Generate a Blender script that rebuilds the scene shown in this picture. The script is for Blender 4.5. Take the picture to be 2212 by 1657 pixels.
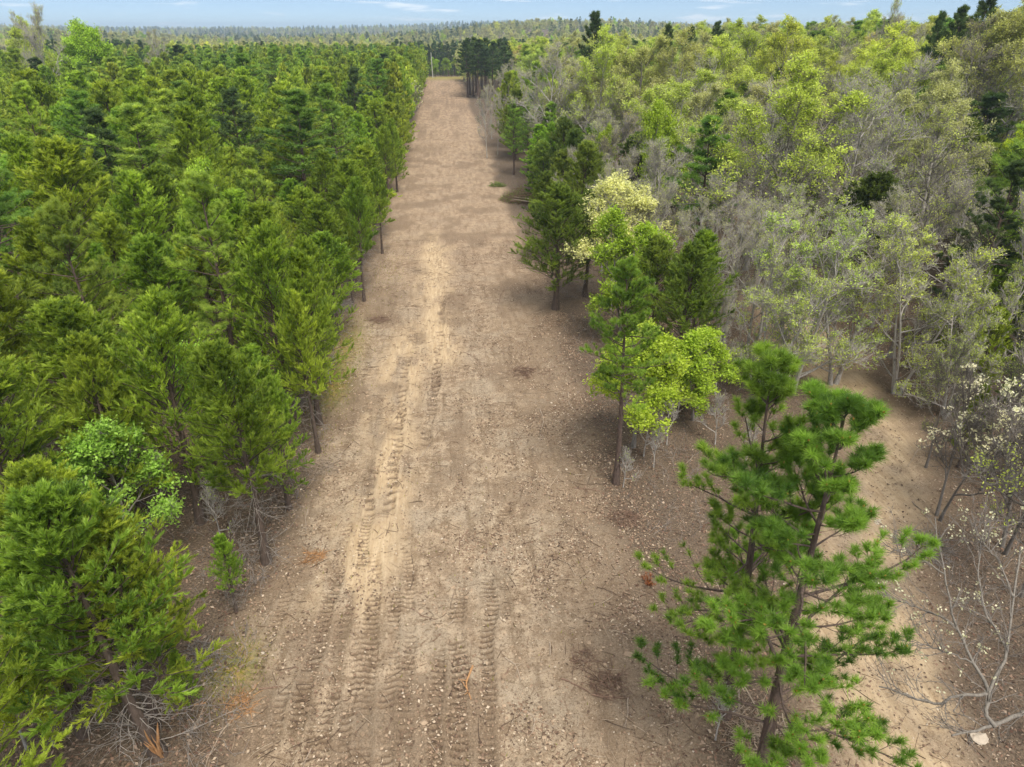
import bpy, math
import numpy as np
from mathutils import Vector

# ------------------------------------------------------------------ camera, sky, sun, exposure
for o in list(bpy.data.objects): bpy.data.objects.remove(o)
SC = bpy.context.scene
COL = SC.collection
H, PITCH, YAW = 20.0, math.radians(26.5), math.radians(5.05)
PW, PH = 2212.0, 1657.0                       # the photograph, as measured
FPX, CX, CY = 1733 * 2212 / 2500, 1106.0, 828.5
cam_d = bpy.data.cameras.new('camera'); cam = bpy.data.objects.new('camera', cam_d); COL.objects.link(cam)
cam.location = (0, 0, H); cam.rotation_euler = (math.pi / 2 - PITCH, 0, -YAW)
cam_d.sensor_width = 36; cam_d.lens = 36 * FPX / PW; cam_d.clip_start = 0.2; cam_d.clip_end = 30000
SC.camera = cam

SUN_EL, SUN_AZ = math.radians(60), math.radians(158)     # azimuth clockwise from +Y
world = bpy.data.worlds.new('World'); SC.world = world; world.use_nodes = True
def build_world():
    nt = world.node_tree; N = nt.nodes; L = nt.links; N.clear()
    out = N.new('ShaderNodeOutputWorld'); bg = N.new('ShaderNodeBackground'); bg.inputs['Strength'].default_value = 0.060
    sky = N.new('ShaderNodeTexSky'); sky.sky_type = 'NISHITA'; sky.sun_disc = False
    sky.sun_elevation = SUN_EL; sky.sun_rotation = SUN_AZ
    sky.altitude = 300; sky.air_density = 0.42; sky.dust_density = 0.0; sky.ozone_density = 2.0
    tc = N.new('ShaderNodeTexCoord')
    def math_(op, a, b=None):
        n = N.new('ShaderNodeMath'); n.operation = op
        for i, v in enumerate((a, b)):
            if v is None: continue
            if hasattr(v, 'is_output'): L.new(v, n.inputs[i])
            else: n.inputs[i].default_value = v
        return n.outputs[0]
    def cloud(vec, scale, detail, lo, hi, top):
        nz = N.new('ShaderNodeTexNoise'); nz.inputs['Scale'].default_value = scale; nz.inputs['Detail'].default_value = detail; nz.inputs['Roughness'].default_value = 0.55
        L.new(vec, nz.inputs['Vector']); r = N.new('ShaderNodeMapRange'); r.interpolation_type = 'SMOOTHSTEP'
        for k, v in (('From Min', lo), ('From Max', hi), ('To Max', top)): r.inputs[k].default_value = v
        L.new(nz.outputs['Fac'], r.inputs['Value']); return r.outputs['Result']
    # small flat wisps low in the distance
    mp = N.new('ShaderNodeMapping'); mp.inputs['Scale'].default_value = (7, 7, 75); mp.inputs['Location'].default_value = (3.1, 0.4, 0.0)
    L.new(tc.outputs['Generated'], mp.inputs['Vector']); wisps = cloud(mp.outputs['Vector'], 1.6, 4, 0.55, 0.70, 0.6)
    # one level sheet of broken thin cloud; the farther off it is seen, the more air lies before it
    sx = N.new('ShaderNodeSeparateXYZ'); L.new(tc.outputs['Generated'], sx.inputs[0]); z = math_('MAXIMUM', sx.outputs['Z'], 0.004)
    dv = N.new('ShaderNodeVectorMath'); dv.operation = 'SCALE'; L.new(tc.outputs['Generated'], dv.inputs[0]); L.new(math_('DIVIDE', 1.0, math_('ADD', z, 0.03)), dv.inputs['Scale'])
    sheet = cloud(dv.outputs[0], 0.9, 6, 0.34, 0.66, 0.85)
    air = math_('EXPONENT', math_('DIVIDE', -0.13, z)); sheet = math_('MULTIPLY', sheet, air)
    col = sky.outputs['Color']
    for f, c in ((wisps, (10.5, 10.7, 11.0, 1)), (sheet, (23.0, 22.5, 21.8, 1))):
        mx = N.new('ShaderNodeMix'); mx.data_type = 'RGBA'; L.new(f, mx.inputs['Factor']); L.new(col, mx.inputs['A']); mx.inputs['B'].default_value = c; col = mx.outputs['Result']
    L.new(col, bg.inputs['Color']); L.new(bg.outputs['Background'], out.inputs['Surface'])
build_world()
sun_d = bpy.data.lights.new('sun', 'SUN'); sun = bpy.data.objects.new('sun', sun_d); COL.objects.link(sun)
sun_d.energy = 2.6; sun_d.angle = math.radians(28); sun_d.color = (1.0, 0.93, 0.81)
sdir = Vector((math.sin(SUN_AZ) * math.cos(SUN_EL), math.cos(SUN_AZ) * math.cos(SUN_EL), math.sin(SUN_EL)))
sun.rotation_euler = (-sdir).to_track_quat('-Z', 'Y').to_euler(); sun.location = (0, 0, 60)
vs = SC.view_settings; vs.view_transform = 'Standard'; vs.look = 'None'; vs.gamma = 1; vs.use_curve_mapping = False
vs.exposure = 0.95
SC.render.engine = 'CYCLES'
cy = SC.cycles
cy.use_denoising = True; cy.max_bounces = 5; cy.diffuse_bounces = 3; cy.transmission_bounces = 3; cy.volume_bounces = 0
cy.use_adaptive_sampling = True; cy.adaptive_threshold = 0.02

# ------------------------------------------------------------------ from the photograph to the ground
def G(u, v, z=0.0):
    """the point at height z that the photograph shows at (u, v)"""
    x = (u - CX) / FPX; y = -(v - CY) / FPX
    f = math.cos(PITCH) + y * math.sin(PITCH); up = -math.sin(PITCH) + y * math.cos(PITCH)
    X = x * math.cos(YAW) + f * math.sin(YAW); Y = -x * math.sin(YAW) + f * math.cos(YAW)
    t = (H - z) / -up
    return np.array((X * t, Y * t, z))
def proj(X, Y, Z):
    x = X * math.cos(YAW) - Y * math.sin(YAW); f = X * math.sin(YAW) + Y * math.cos(YAW); z = Z - H
    d = f * math.cos(PITCH) - z * math.sin(PITCH); y = f * math.sin(PITCH) + z * math.cos(PITCH)
    return CX + FPX * x / d, CY - FPX * y / d, d

# ------------------------------------------------------------------ numpy helpers
def smooth(a, b, x):
    t = np.clip((x - a) / (b - a), 0, 1); return t * t * (3 - 2 * t)
def vnoise(x, y, seed=0):
    xi = np.floor(x).astype(np.int64); yi = np.floor(y).astype(np.int64); fx = x - xi; fy = y - yi
    fx = fx * fx * (3 - 2 * fx); fy = fy * fy * (3 - 2 * fy)
    def h(a, b):
        n = (a * 374761393 + b * 668265263 + seed * 974711) & 0x7fffffff
        n = ((n ^ (n >> 13)) * 1274126177) & 0x7fffffff
        return ((n ^ (n >> 16)) & 0xffff) / 65535.0
    return (h(xi, yi) * (1 - fx) + h(xi + 1, yi) * fx) * (1 - fy) + (h(xi, yi + 1) * (1 - fx) + h(xi + 1, yi + 1) * fx) * fy
def fbm(x, y, seed=0, oct=4):
    s = 0; a = 0.5; t = 0
    for i in range(oct):
        s = s + a * vnoise(x * 2 ** i, y * 2 ** i, seed + i * 17); t += a; a *= 0.5
    return s / t
def nrm(v): return v / np.maximum(np.linalg.norm(v, axis=-1, keepdims=True), 1e-9)
def rvec(rng, n): return nrm(rng.normal(size=(n, 3)))

UPV = np.array([0, 0, 1.0])
class Geo:
    """collects vertices, faces and one value per vertex, and makes ONE mesh"""
    def __init__(s): s.V = []; s.F = []; s.T = []; s.n = 0; s.S = []; s.M = []
    def add(s, V, F, tint=0.5, smooth=False, mat=0):
        V = np.asarray(V, float).reshape(-1, 3); F = np.asarray(F, np.int64)
        s.V.append(V); s.F.append(F + s.n); s.n += len(V)
        t = np.asarray(tint, float); s.T.append(np.full(len(V), float(t)) if t.ndim == 0 else t)
        s.S.append(np.full(len(F), smooth)); s.M.append(np.full(len(F), mat, np.int32))
    def mesh(s, name, mats):
        me = bpy.data.meshes.new(name)
        V = np.concatenate(s.V); me.vertices.add(len(V)); me.vertices.foreach_set('co', V.astype(np.float32).ravel())
        li = np.concatenate([f.ravel() for f in s.F]); tot = np.concatenate([np.full(len(f), f.shape[1]) for f in s.F])
        me.loops.add(len(li)); me.loops.foreach_set('vertex_index', li.astype(np.int32))
        me.polygons.add(len(tot)); me.polygons.foreach_set('loop_start', (np.cumsum(tot) - tot).astype(np.int32))
        me.polygons.foreach_set('use_smooth', np.concatenate(s.S)); me.polygons.foreach_set('material_index', np.concatenate(s.M))
        a = me.attributes.new('tint', 'FLOAT', 'POINT'); a.data.foreach_set('value', np.concatenate(s.T).astype(np.float32))
        me.update(calc_edges=True)
        for m in (mats if isinstance(mats, (list, tuple)) else [mats]): me.materials.append(m)
        return me
def tubes(g, P, R, sides=4, tint=0.5, smooth=True, mat=0):
    """P (N,K,3) centre lines with radii R (N,K)"""
    N, K, _ = P.shape
    T = np.empty_like(P); T[:, 1:-1] = P[:, 2:] - P[:, :-2]; T[:, 0] = P[:, 1] - P[:, 0]; T[:, -1] = P[:, -1] - P[:, -2]; T = nrm(T)
    ref = np.where(np.abs(T[..., 2:3]) > 0.8, np.array([1.0, 0.13, 0]), np.array([0.07, 0, 1.0]))
    A = nrm(np.cross(T, ref)); B = np.cross(T, A)
    an = np.arange(sides) * 2 * np.pi / sides
    V = P[:, :, None] + R[:, :, None, None] * (np.cos(an)[None, None, :, None] * A[:, :, None] + np.sin(an)[None, None, :, None] * B[:, :, None])
    i = np.arange(N)[:, None, None] * K * sides + np.arange(K - 1)[None, :, None] * sides; j = np.arange(sides)[None, None]; j2 = (j + 1) % sides
    F = np.stack([i + j, i + j2, i + sides + j2, i + sides + j], -1).reshape(-1, 4)
    tt = tint if np.ndim(tint) == 0 else np.repeat(tint, K * sides)
    g.add(V, F, tt, smooth, mat)
def blades(g, B, D, ln, wd, rng, tint, mat=0):
    n = len(B); S = nrm(np.cross(D, rvec(rng, n) + UPV * 0.55)); M = B + D * (ln * 0.42)[:, None]
    tip = B + D * ln[:, None] + np.array([0, 0, 1.0]) * (ln * 0.12)[:, None]
    w = (wd * 0.5)[:, None] if np.ndim(wd) else wd * 0.5
    V = np.stack([B, M + S * w, tip, M - S * w], 1)
    i = np.arange(n)[:, None] * 4
    g.add(V, np.concatenate([i + np.array([[0, 1, 3]]), i + np.array([[1, 2, 3]])]), np.repeat(tint, 4), False, mat)
def needles(g, B, D, ln, wd, rng, tint, mat=0):
    n = len(B); S = nrm(np.cross(D, rvec(rng, n) + UPV * 0.5)) * wd * 0.5
    V = np.stack([B + S, B - S, B + D * ln[:, None]], 1)
    g.add(V, np.arange(n)[:, None] * 3 + np.array([[0, 1, 2]]), np.repeat(tint, 3), False, mat)
def leaf_quads(g, B, D, ln, wd, rng, tint, mat=0):
    n = len(B); S = nrm(np.cross(D, rvec(rng, n) + UPV * 0.7)); M = B + D * (ln * 0.5)[:, None]
    V = np.stack([B, M + S * (wd * 0.5)[:, None], B + D * ln[:, None], M - S * (wd * 0.5)[:, None]], 1)
    g.add(V, np.arange(n)[:, None] * 4 + np.array([[0, 1, 2, 3]]), np.repeat(tint, 4), False, mat)
def at(P, par, s):
    """points and tangents at parameter s along polylines P[par]"""
    K = P.shape[1]; f = np.clip(s, 0, 0.9999) * (K - 1); i = f.astype(int); w = (f - i)[:, None]
    a = P[par, i]; b = P[par, i + 1]
    return a * (1 - w) + b * w, nrm(b - a)
def grow(B, D, ln, K, rng, up=0.0, wob=0.12):
    """polylines from base B in direction D; bends by UP towards the sky and wobbles"""
    n = len(B); P = np.empty((n, K, 3)); P[:, 0] = B; d = D.copy(); st = (ln / (K - 1))[:, None]
    for k in range(1, K):
        d = nrm(d + np.array([0, 0, 1.0]) * (up / (K - 1)) + rng.normal(size=(n, 3)) * wob)
        P[:, k] = P[:, k - 1] + d * st
    return P

# ------------------------------------------------------------------ materials
def nodes(name):
    m = bpy.data.materials.new(name); m.use_nodes = True; nt = m.node_tree; nt.nodes.clear()
    out = nt.nodes.new('ShaderNodeOutputMaterial'); return m, nt, out
def N_(nt, t, **k):
    n = nt.nodes.new(t)
    for a, b in k.items(): setattr(n, a, b)
    return n
def mixc(nt, fac, a, b, mode='MIX'):
    n = N_(nt, 'ShaderNodeMix', data_type='RGBA', blend_type=mode)
    for sock, val in (('Factor', fac), ('A', a), ('B', b)):
        if hasattr(val, 'is_output'): nt.links.new(val, n.inputs[sock])
        elif isinstance(val, tuple): n.inputs[sock].default_value = (*val, 1)
        else: n.inputs[sock].default_value = val
    return n.outputs['Result']
def noise(nt, scale, detail=4, rough=0.6, vec=None, stretch=None):
    n = N_(nt, 'ShaderNodeTexNoise'); n.inputs['Scale'].default_value = scale; n.inputs['Detail'].default_value = detail; n.inputs['Roughness'].default_value = rough
    if vec is not None:
        if stretch:
            mp = N_(nt, 'ShaderNodeMapping'); mp.inputs['Scale'].default_value = stretch; nt.links.new(vec, mp.inputs['Vector']); vec = mp.outputs['Vector']
        nt.links.new(vec, n.inputs['Vector'])
    return n.outputs['Fac']
def rng_(nt, v, a, b, c=0.0, d=1.0):
    n = N_(nt, 'ShaderNodeMapRange'); nt.links.new(v, n.inputs['Value'])
    for s, x in zip(('From Min', 'From Max', 'To Min', 'To Max'), (a, b, c, d)): n.inputs[s].default_value = x
    return n.outputs['Result']
def attr(nt, name):
    n = N_(nt, 'ShaderNodeAttribute'); n.attribute_name = name; return n.outputs['Fac']
def foliage(name, trans=0.35, var=0.4, hue=0.02, rough=0.55, fixed=None, dark=(0.46, 0.54, 0.70), light=(1.62, 1.50, 1.60)):
    """leaf colour: the crown's own colour, darker or lighter and yellower from spray to spray, a little different from tree to tree"""
    m, nt, out = nodes(name); L = nt.links
    oi = N_(nt, 'ShaderNodeObjectInfo'); oc = fixed or oi.outputs['Color']; ti = attr(nt, 'tint')
    oc = mixc(nt, 0.0, oc, (0.0, 0.0, 0.0))
    lo = mixc(nt, 1.0, oc, dark, 'MULTIPLY'); hi = mixc(nt, 1.0, oc, light, 'MULTIPLY')
    col = mixc(nt, rng_(nt, ti, 0, 0.5), lo, oc); col = mixc(nt, rng_(nt, ti, 0.5, 1.0), col, hi)
    hs = N_(nt, 'ShaderNodeHueSaturation')
    L.new(rng_(nt, oi.outputs['Random'], 0, 1, 0.5 - hue, 0.5 + hue), hs.inputs['Hue'])
    wn = N_(nt, 'ShaderNodeTexWhiteNoise', noise_dimensions='1D'); L.new(oi.outputs['Random'], wn.inputs['W'])
    L.new(rng_(nt, wn.outputs['Value'], 0, 1, 1 - var * 0.5, 1 + var * 0.5), hs.inputs['Value'])
    L.new(col, hs.inputs['Color'])
    b = N_(nt, 'ShaderNodeBsdfPrincipled'); b.inputs['Roughness'].default_value = rough; b.inputs['Specular IOR Level'].default_value = 0.3
    L.new(hs.outputs['Color'], b.inputs['Base Color'])
    t = N_(nt, 'ShaderNodeBsdfTranslucent'); L.new(mixc(nt, 1.0, hs.outputs['Color'], (1.15, 1.15, 0.7), 'MULTIPLY'), t.inputs['Color'])
    mx = N_(nt, 'ShaderNodeMixShader'); mx.inputs['Fac'].default_value = trans
    L.new(b.outputs['BSDF'], mx.inputs[1]); L.new(t.outputs['BSDF'], mx.inputs[2]); L.new(mx.outputs['Shader'], out.inputs['Surface'])
    return m
def bark(name, c0, c1, scale=6.0, bump=0.5, own=True):
    m, nt, out = nodes(name); L = nt.links
    tc = N_(nt, 'ShaderNodeTexCoord')
    n1 = noise(nt, scale, 5, 0.65, tc.outputs['Object'], (3, 3, 0.7)); n2 = noise(nt, 1.3, 2, 0.5, tc.outputs['Object'])
    col = mixc(nt, rng_(nt, n1, 0.35, 0.68), c0, c1); col = mixc(nt, rng_(nt, n2, 0.4, 0.7, 0, 0.5), col, tuple(0.75 * x for x in c1))
    if own: col = mixc(nt, 1.0, col, N_(nt, 'ShaderNodeObjectInfo').outputs['Color'], 'MULTIPLY')
    b = N_(nt, 'ShaderNodeBsdfPrincipled'); b.inputs['Roughness'].default_value = 0.85; L.new(col, b.inputs['Base Color'])
    bp = N_(nt, 'ShaderNodeBump'); bp.inputs['Strength'].default_value = bump; bp.inputs['Distance'].default_value = 0.03
    L.new(n1, bp.inputs['Height']); L.new(bp.outputs['Normal'], b.inputs['Normal']); L.new(b.outputs['BSDF'], out.inputs['Surface'])
    return m
def tinted(name, cols, rough=0.85, spec=0.3):
    """several plain colours picked by the value stored on each piece"""
    m, nt, out = nodes(name); L = nt.links
    rp = N_(nt, 'ShaderNodeValToRGB'); rp.color_ramp.interpolation = 'LINEAR'; e = rp.color_ramp.elements
    e[0].color = (*cols[0], 1); e[1].color = (*cols[-1], 1)
    for i, c in enumerate(cols[1:-1], 1): k = e.new(i / (len(cols) - 1)); k.color = (*c, 1)
    L.new(attr(nt, 'tint'), rp.inputs['Fac'])
    b = N_(nt, 'ShaderNodeBsdfPrincipled'); b.inputs['Roughness'].default_value = rough; b.inputs['Specular IOR Level'].default_value = spec
    L.new(rp.outputs['Color'], b.inputs['Base Color']); L.new(b.outputs['BSDF'], out.inputs['Surface']); return m

M = {}
M['needle_leaf'] = foliage('evergreen_spray', 0.50, 0.42, 0.010)
M['broad_leaf'] = foliage('young_broad_leaf', 0.42, 0.30, 0.012, dark=(0.55, 0.58, 0.60), light=(1.40, 1.38, 1.50))
LEAF = {
    'cedar': (0.305, 0.405, 0.050),
    'cedar_fresh': (0.270, 0.410, 0.052),
    'cedar_mid': (0.200, 0.275, 0.048),
    'cedar_dark': (0.140, 0.200, 0.045),
    'pine': (0.235, 0.370, 0.068),
    'pine_light': (0.350, 0.470, 0.080),
    'pine_near': (0.195, 0.325, 0.046),
    'pine_dark': (0.105, 0.165, 0.055),
    'oak_yellow': (0.490, 0.580, 0.095),
    'oak_pale': (0.500, 0.520, 0.220),
    'oak_olive': (0.430, 0.450, 0.150),
    'oak_orange': (0.520, 0.460, 0.160),
    'lime': (0.340, 0.480, 0.045),
    'lime_yellow': (0.450, 0.540, 0.036),
    'mint': (0.360, 0.530, 0.085),
    'bud_green': (0.480, 0.590, 0.120),
    'blossom': (0.740, 0.730, 0.520),
    'cream': (0.740, 0.730, 0.330),
    'grass': (0.260, 0.270, 0.040),
}
M['bark_cedar'] = bark('cedar_bark', (0.050, 0.035, 0.026), (0.130, 0.095, 0.075))
M['bark_pine'] = bark('pine_bark', (0.045, 0.030, 0.024), (0.150, 0.105, 0.085))
M['bark_oak'] = bark('grey_oak_bark', (0.240, 0.220, 0.200), (0.520, 0.490, 0.455))
M['twig_grey'] = bark('dead_grey_twig', (0.150, 0.130, 0.115), (0.330, 0.295, 0.265), 4, 0.1)
M['wood'] = bark('bare_split_wood', (0.300, 0.150, 0.060), (0.460, 0.260, 0.120), 5)
M['bark_far'] = bark('far_bark', (0.110, 0.095, 0.085), (0.260, 0.235, 0.215), 3, 0.0, False)
M['stick'] = bark('weathered_stick', (0.200, 0.150, 0.110), (0.420, 0.340, 0.260), 5, 0.2)
M['stick_brown'] = bark('brown_stick', (0.110, 0.065, 0.045), (0.240, 0.150, 0.105), 5, 0.2)
M['chips'] = tinted('chips_and_leaf_litter', [(0.070, 0.045, 0.032), (0.130, 0.085, 0.058), (0.200, 0.130, 0.088), (0.270, 0.185, 0.125), (0.340, 0.255, 0.175), (0.480, 0.395, 0.300)])
M['red_litter'] = tinted('red_brown_leaf_litter', [(0.060, 0.036, 0.026), (0.130, 0.075, 0.052), (0.210, 0.125, 0.085), (0.270, 0.185, 0.130), (0.400, 0.315, 0.240)])
M['pebble'] = tinted('pale_chert_stone', [(0.230, 0.180, 0.130), (0.350, 0.290, 0.220), (0.520, 0.450, 0.370)])
M['clod'] = tinted('soil_clod', [(0.210, 0.150, 0.100), (0.300, 0.220, 0.150), (0.380, 0.285, 0.200)])
M['rust'] = tinted('rust_dead_needles', [(0.200, 0.065, 0.020), (0.350, 0.120, 0.040)])
M['cone'] = tinted('small_tan_cones', [(0.300, 0.190, 0.040), (0.420, 0.260, 0.060)])
M['concrete'] = bark('pale_pole', (0.400, 0.390, 0.370), (0.560, 0.550, 0.530), 3, 0.1)
M['metal'] = tinted('grey_metal', [(0.3, 0.3, 0.31), (0.4, 0.4, 0.41)], 0.5, 0.5)

# ------------------------------------------------------------------ objects
def obj(name, me, parent=None, kind=None):
    o = bpy.data.objects.new(name, me); COL.objects.link(o)
    if parent is not None: o.parent = parent
    if kind: o['kind'] = kind
    return o
def tag(o, label, cat, group=None):
    o['label'] = label; o['category'] = cat
    if group: o['group'] = group
    return o

# ------------------------------------------------------------------ the land
TRAIL = np.array([(13.2, 4), (13.2, 12), (14.6, 18), (17.5, 23), (22, 28.5), (24.2, 34), (25, 42), (26.5, 52)], float)
def land(x, y):
    r = np.hypot(x, y)
    z = 5.5 * smooth(26, 95, x) * smooth(25, 100, y) * (1 - smooth(200, 420, y))
    z = z + 1.2 * (fbm(x / 60, y / 60, 5, 3) - 0.5) * smooth(16, 45, np.abs(x)) * smooth(30, 80, r)
    far = smooth(365, 520, r)
    th = np.arctan2(x, np.maximum(y, 1e-3))
    dip = -9 * smooth(365, 520, r) + 12 * smooth(560, 1150, r) - 8 * smooth(1200, 1700, r) + 14 * smooth(1750, 3000, r) - 6 * smooth(3200, 4000, r) + 10 * smooth(4300, 6300, r)
    dip = dip + far * (np.sin(th * 9 + 0.6) * 5.5 * smooth(500, 1100, r) + (fbm(x / 420, y / 420, 9, 3) - 0.5) * 20 + 13 * smooth(-0.06, 0.14, th) * (1 - smooth(0.38, 0.55, th)) * smooth(600, 1300, r))
    dip = dip + far * 12 * smooth(4200, 6200, r) * np.exp(-((th - 0.56) / 0.14) ** 2)
    return z + dip
def trail_d(x, y):
    d = np.full(np.shape(x), 1e9)
    for a, b in zip(TRAIL[:-1], TRAIL[1:]):
        ab = b - a; t = np.clip(((x - a[0]) * ab[0] + (y - a[1]) * ab[1]) / ab.dot(ab), 0, 1)
        d = np.minimum(d, np.hypot(x - a[0] - t * ab[0], y - a[1] - t * ab[1]))
    return d
STRIPS = []          # (points in the photograph, width, strength): marks left by a crawler
for pts, w, s in [
    ([(993, 1700), (990, 1560), (992, 1440), (985, 1330), (995, 1250)], 0.62, 1.0), ([(1052, 1700), (1055, 1540), (1052, 1420), (1060, 1310), (1055, 1215)], 0.50, 1.0),
    ([(775, 1700), (782, 1570), (795, 1440), (805, 1300), (815, 1180)], 0.60, .8), ([(868, 1700), (872, 1570), (880, 1440), (886, 1300), (880, 1150), (868, 1030)], 0.5, .6),
    ([(612, 1700), (640, 1570), (668, 1450), (705, 1330), (735, 1210), (752, 1100)], 0.55, .9), ([(548, 1500), (575, 1390), (615, 1300), (650, 1230)], 0.5, .7), ([(690, 1700), (706, 1560), (725, 1440), (748, 1300)], 0.5, .8),
    ([(840, 1120), (848, 1020), (862, 930), (870, 840), (880, 760)], 0.6, .7), ([(915, 980), (930, 890), (942, 820), (950, 740), (955, 640)], 0.6, .8), ([(1120, 1060), (1080, 1130), (1060, 1200)], .5, .8), ([(935, 1700), (938, 1560), (945, 1450), (950, 1360)], .5, .8), ([(828, 1700), (836, 1570), (846, 1460), (856, 1340), (852, 1240)], .5, .9),
    ([(735, 1700), (750, 1560), (770, 1430), (785, 1320)], .45, .9), ([(655, 1700), (676, 1580), (700, 1470)], .45, .8), ([(775, 1240), (790, 1150), (800, 1060), (812, 980)], .5, .7), ([(585, 1620), (610, 1520), (640, 1420)], .4, .7)]:
    P = np.array([G(*p)[:2] for p in pts]); o = np.argsort(P[:, 1]); STRIPS.append((P[o], w, s))
PALE = [np.array([G(*p)[:2] for p in [(905, 690), (880, 760), (855, 850), (840, 950), (822, 1060), (800, 1160), (775, 1260), (760, 1340)]])[::-1],
        np.array([G(*p)[:2] for p in [(935, 500), (938, 620), (955, 700), (950, 800)]])[::-1]]
def build_ground():
    def axis(pieces):
        v = [pieces[0][0]]
        for a, b, st in pieces:
            n = max(1, int(round((b - a) / st))); v += list(a + (b - a) * np.arange(1, n + 1) / n)
        return np.array(v)
    gx = 46 * 1.17 ** np.arange(1, 33); gx = gx[gx < 7000]
    gy = 130 * 1.07 ** np.arange(1, 60); gy = gy[gy < 7000]
    xs = np.concatenate([-gx[::-1], axis([(-46, -20, 1.0), (-20, -9.6, 0.35), (-9.6, 8.8, 0.1), (8.8, 20, 0.22), (20, 46, 1.0)]), gx])
    ys = np.concatenate([[-1500, -700, -300, -120, -50, -20, 0, 6, 10], axis([(12.5, 27, 0.055), (27, 50, 0.18), (50, 130, 0.6)]), gy])
    X, Y = np.meshgrid(xs, ys); Z = land(X, Y)
    near = (Y < 60) & (np.abs(X) < 24); z = Z.copy()
    rough = 0.14 * (fbm(X / 2.2, Y / 2.2, 3, 5) - 0.5) + 0.09 * (fbm(X / 0.35, Y / 0.35, 4, 3) - 0.5)
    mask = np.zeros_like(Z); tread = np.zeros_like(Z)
    for P, w, s in STRIPS:
        xc = np.interp(Y, P[:, 1], P[:, 0]); inside = smooth(P[0, 1] - .1, P[0, 1] + 1.0, Y) * (1 - smooth(P[-1, 1] - 2.0, P[-1, 1] + .1, Y))
        wob = 0.06 * np.sin(Y * 1.7 + P[0, 0] * 9)
        d = np.abs(X - xc - wob); m = (1 - smooth(w * .42, w * .55, d)) * inside
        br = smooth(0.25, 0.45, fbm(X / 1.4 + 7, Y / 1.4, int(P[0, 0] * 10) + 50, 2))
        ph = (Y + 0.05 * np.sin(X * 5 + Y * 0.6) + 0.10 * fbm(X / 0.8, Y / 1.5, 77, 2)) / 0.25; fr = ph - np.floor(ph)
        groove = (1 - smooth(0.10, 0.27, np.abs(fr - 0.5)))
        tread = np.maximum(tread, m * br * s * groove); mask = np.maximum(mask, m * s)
        z += -0.035 * m + 0.05 * (1 - smooth(0.0, 0.12, np.abs(d - w * .6))) * inside
    z += np.where(near, rough * (1 - 0.6 * mask) - 0.12 * tread, 0)
    pale = np.zeros_like(Z)
    for P in PALE:
        o = np.argsort(P[:, 1]); P = P[o]; xc = np.interp(Y, P[:, 1], P[:, 0])
        pale = np.maximum(pale, 1.0 * smooth(0.22, 0.5, fbm(X / 0.9, Y / 3.5, 22, 4)) * (1 - smooth(0.3, 2.3, np.abs(X - xc) + 1.6 * (fbm(X / 1.3, Y / 3, 21, 3) - 0.5))) * smooth(P[0, 1] - 1, P[0, 1] + 2, Y) * (1 - smooth(P[-1, 1] - 4, P[-1, 1] + 2, Y)))
    wigL = 1.3 * (fbm(Y / 5, Y * 0 + 3.3, 31, 3) - 0.5) * 2; wigR = 1.6 * (fbm(Y / 6, Y * 0 + 8.1, 32, 3) - 0.5) * 2
    floor = np.maximum(smooth(-7.2 + 0.0, -8.6, X + wigL), smooth(6.8, 8.4, X + wigR))
    td = trail_d(X, Y) + 2.0 * (fbm(X / 3, Y / 3, 41, 3) - 0.5)
    floor = floor * smooth(1.7, 3.6, td)
    floor = np.where(Y > 345, 1.0, floor)
    litter = np.clip(smooth(1.5, 6.5, X + 3.0 * (fbm(X / 4, Y / 6, 61, 3) - 0.5)) * (1 - smooth(46, 70, Y)) * 0.75 + smooth(-6.0, -7.6, X) * 0.5 + 0.8 * smooth(0.52, 0.66, fbm(X / 2.6, Y / 4, 63, 5)), 0, 1) * smooth(0.8, 2.6, td)
    grass = smooth(0.5, 0.68, fbm(X / 2.5, Y / 2.5, 71, 3)) * smooth(-6.3, -7.2, X) * (1 - smooth(-8.2, -9.6, X)) * 0.0 + 0.0
    grass = grass + np.exp(-(((X + 7.9) / 1.2) ** 2 + ((Y - 46) / 5) ** 2)) * 0.9 + np.exp(-(((X + 8.2) / 0.8) ** 2 + ((Y - 18.6) / 1.1) ** 2)) * 0.9 + np.exp(-(((X + 7.7) / 0.9) ** 2 + ((Y - 40) / 2.2) ** 2)) * .8
    pale = np.maximum(pale, 1.0 * (1 - smooth(1.0, 2.9, td)) * smooth(0.2, 0.6, fbm(X / 1.5, Y / 1.5, 24, 3)))
    grass = np.maximum(grass, smooth(343, 346, Y) * (1 - smooth(358, 362, Y)) * (np.abs(X) < 40))
    far = (0.45 * smooth(38, 75, Y) + 0.55 * smooth(75, 330, Y)) * (np.abs(X) < 10)
    g = Geo(); ny, nx = X.shape; i = np.arange(ny - 1)[:, None] * nx + np.arange(nx - 1)[None]
    g.add(np.stack([X, Y, z], -1), np.stack([i, i + 1, i + nx + 1, i + nx], -1).reshape(-1, 4), 0.5, True)
    m, nt, out = nodes('bare_soil_and_leaf_litter'); L = nt.links
    geo = N_(nt, 'ShaderNodeNewGeometry'); pos = geo.outputs['Position']
    big = noise(nt, 0.35, 5, 0.65, pos); mid = noise(nt, 1.6, 6, 0.7, pos); fine = noise(nt, 9.0, 5, 0.75, pos); streak = noise(nt, 1.2, 4, 0.6, pos, (1.6, 0.18, 1))
    soil = mixc(nt, rng_(nt, mid, 0.40, 0.60), (0.200, 0.143, 0.095), (0.390, 0.305, 0.215))
    soil = mixc(nt, rng_(nt, big, 0.46, 0.60, 0, 0.55), soil, (0.320, 0.270, 0.205))
    soil = mixc(nt, rng_(nt, streak, 0.50, 0.66, 0, 0.75), soil, (0.158, 0.114, 0.075))
    soil = mixc(nt, rng_(nt, fine, 0.52, 0.62, 0, 0.85), soil, (0.115, 0.078, 0.048))
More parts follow.
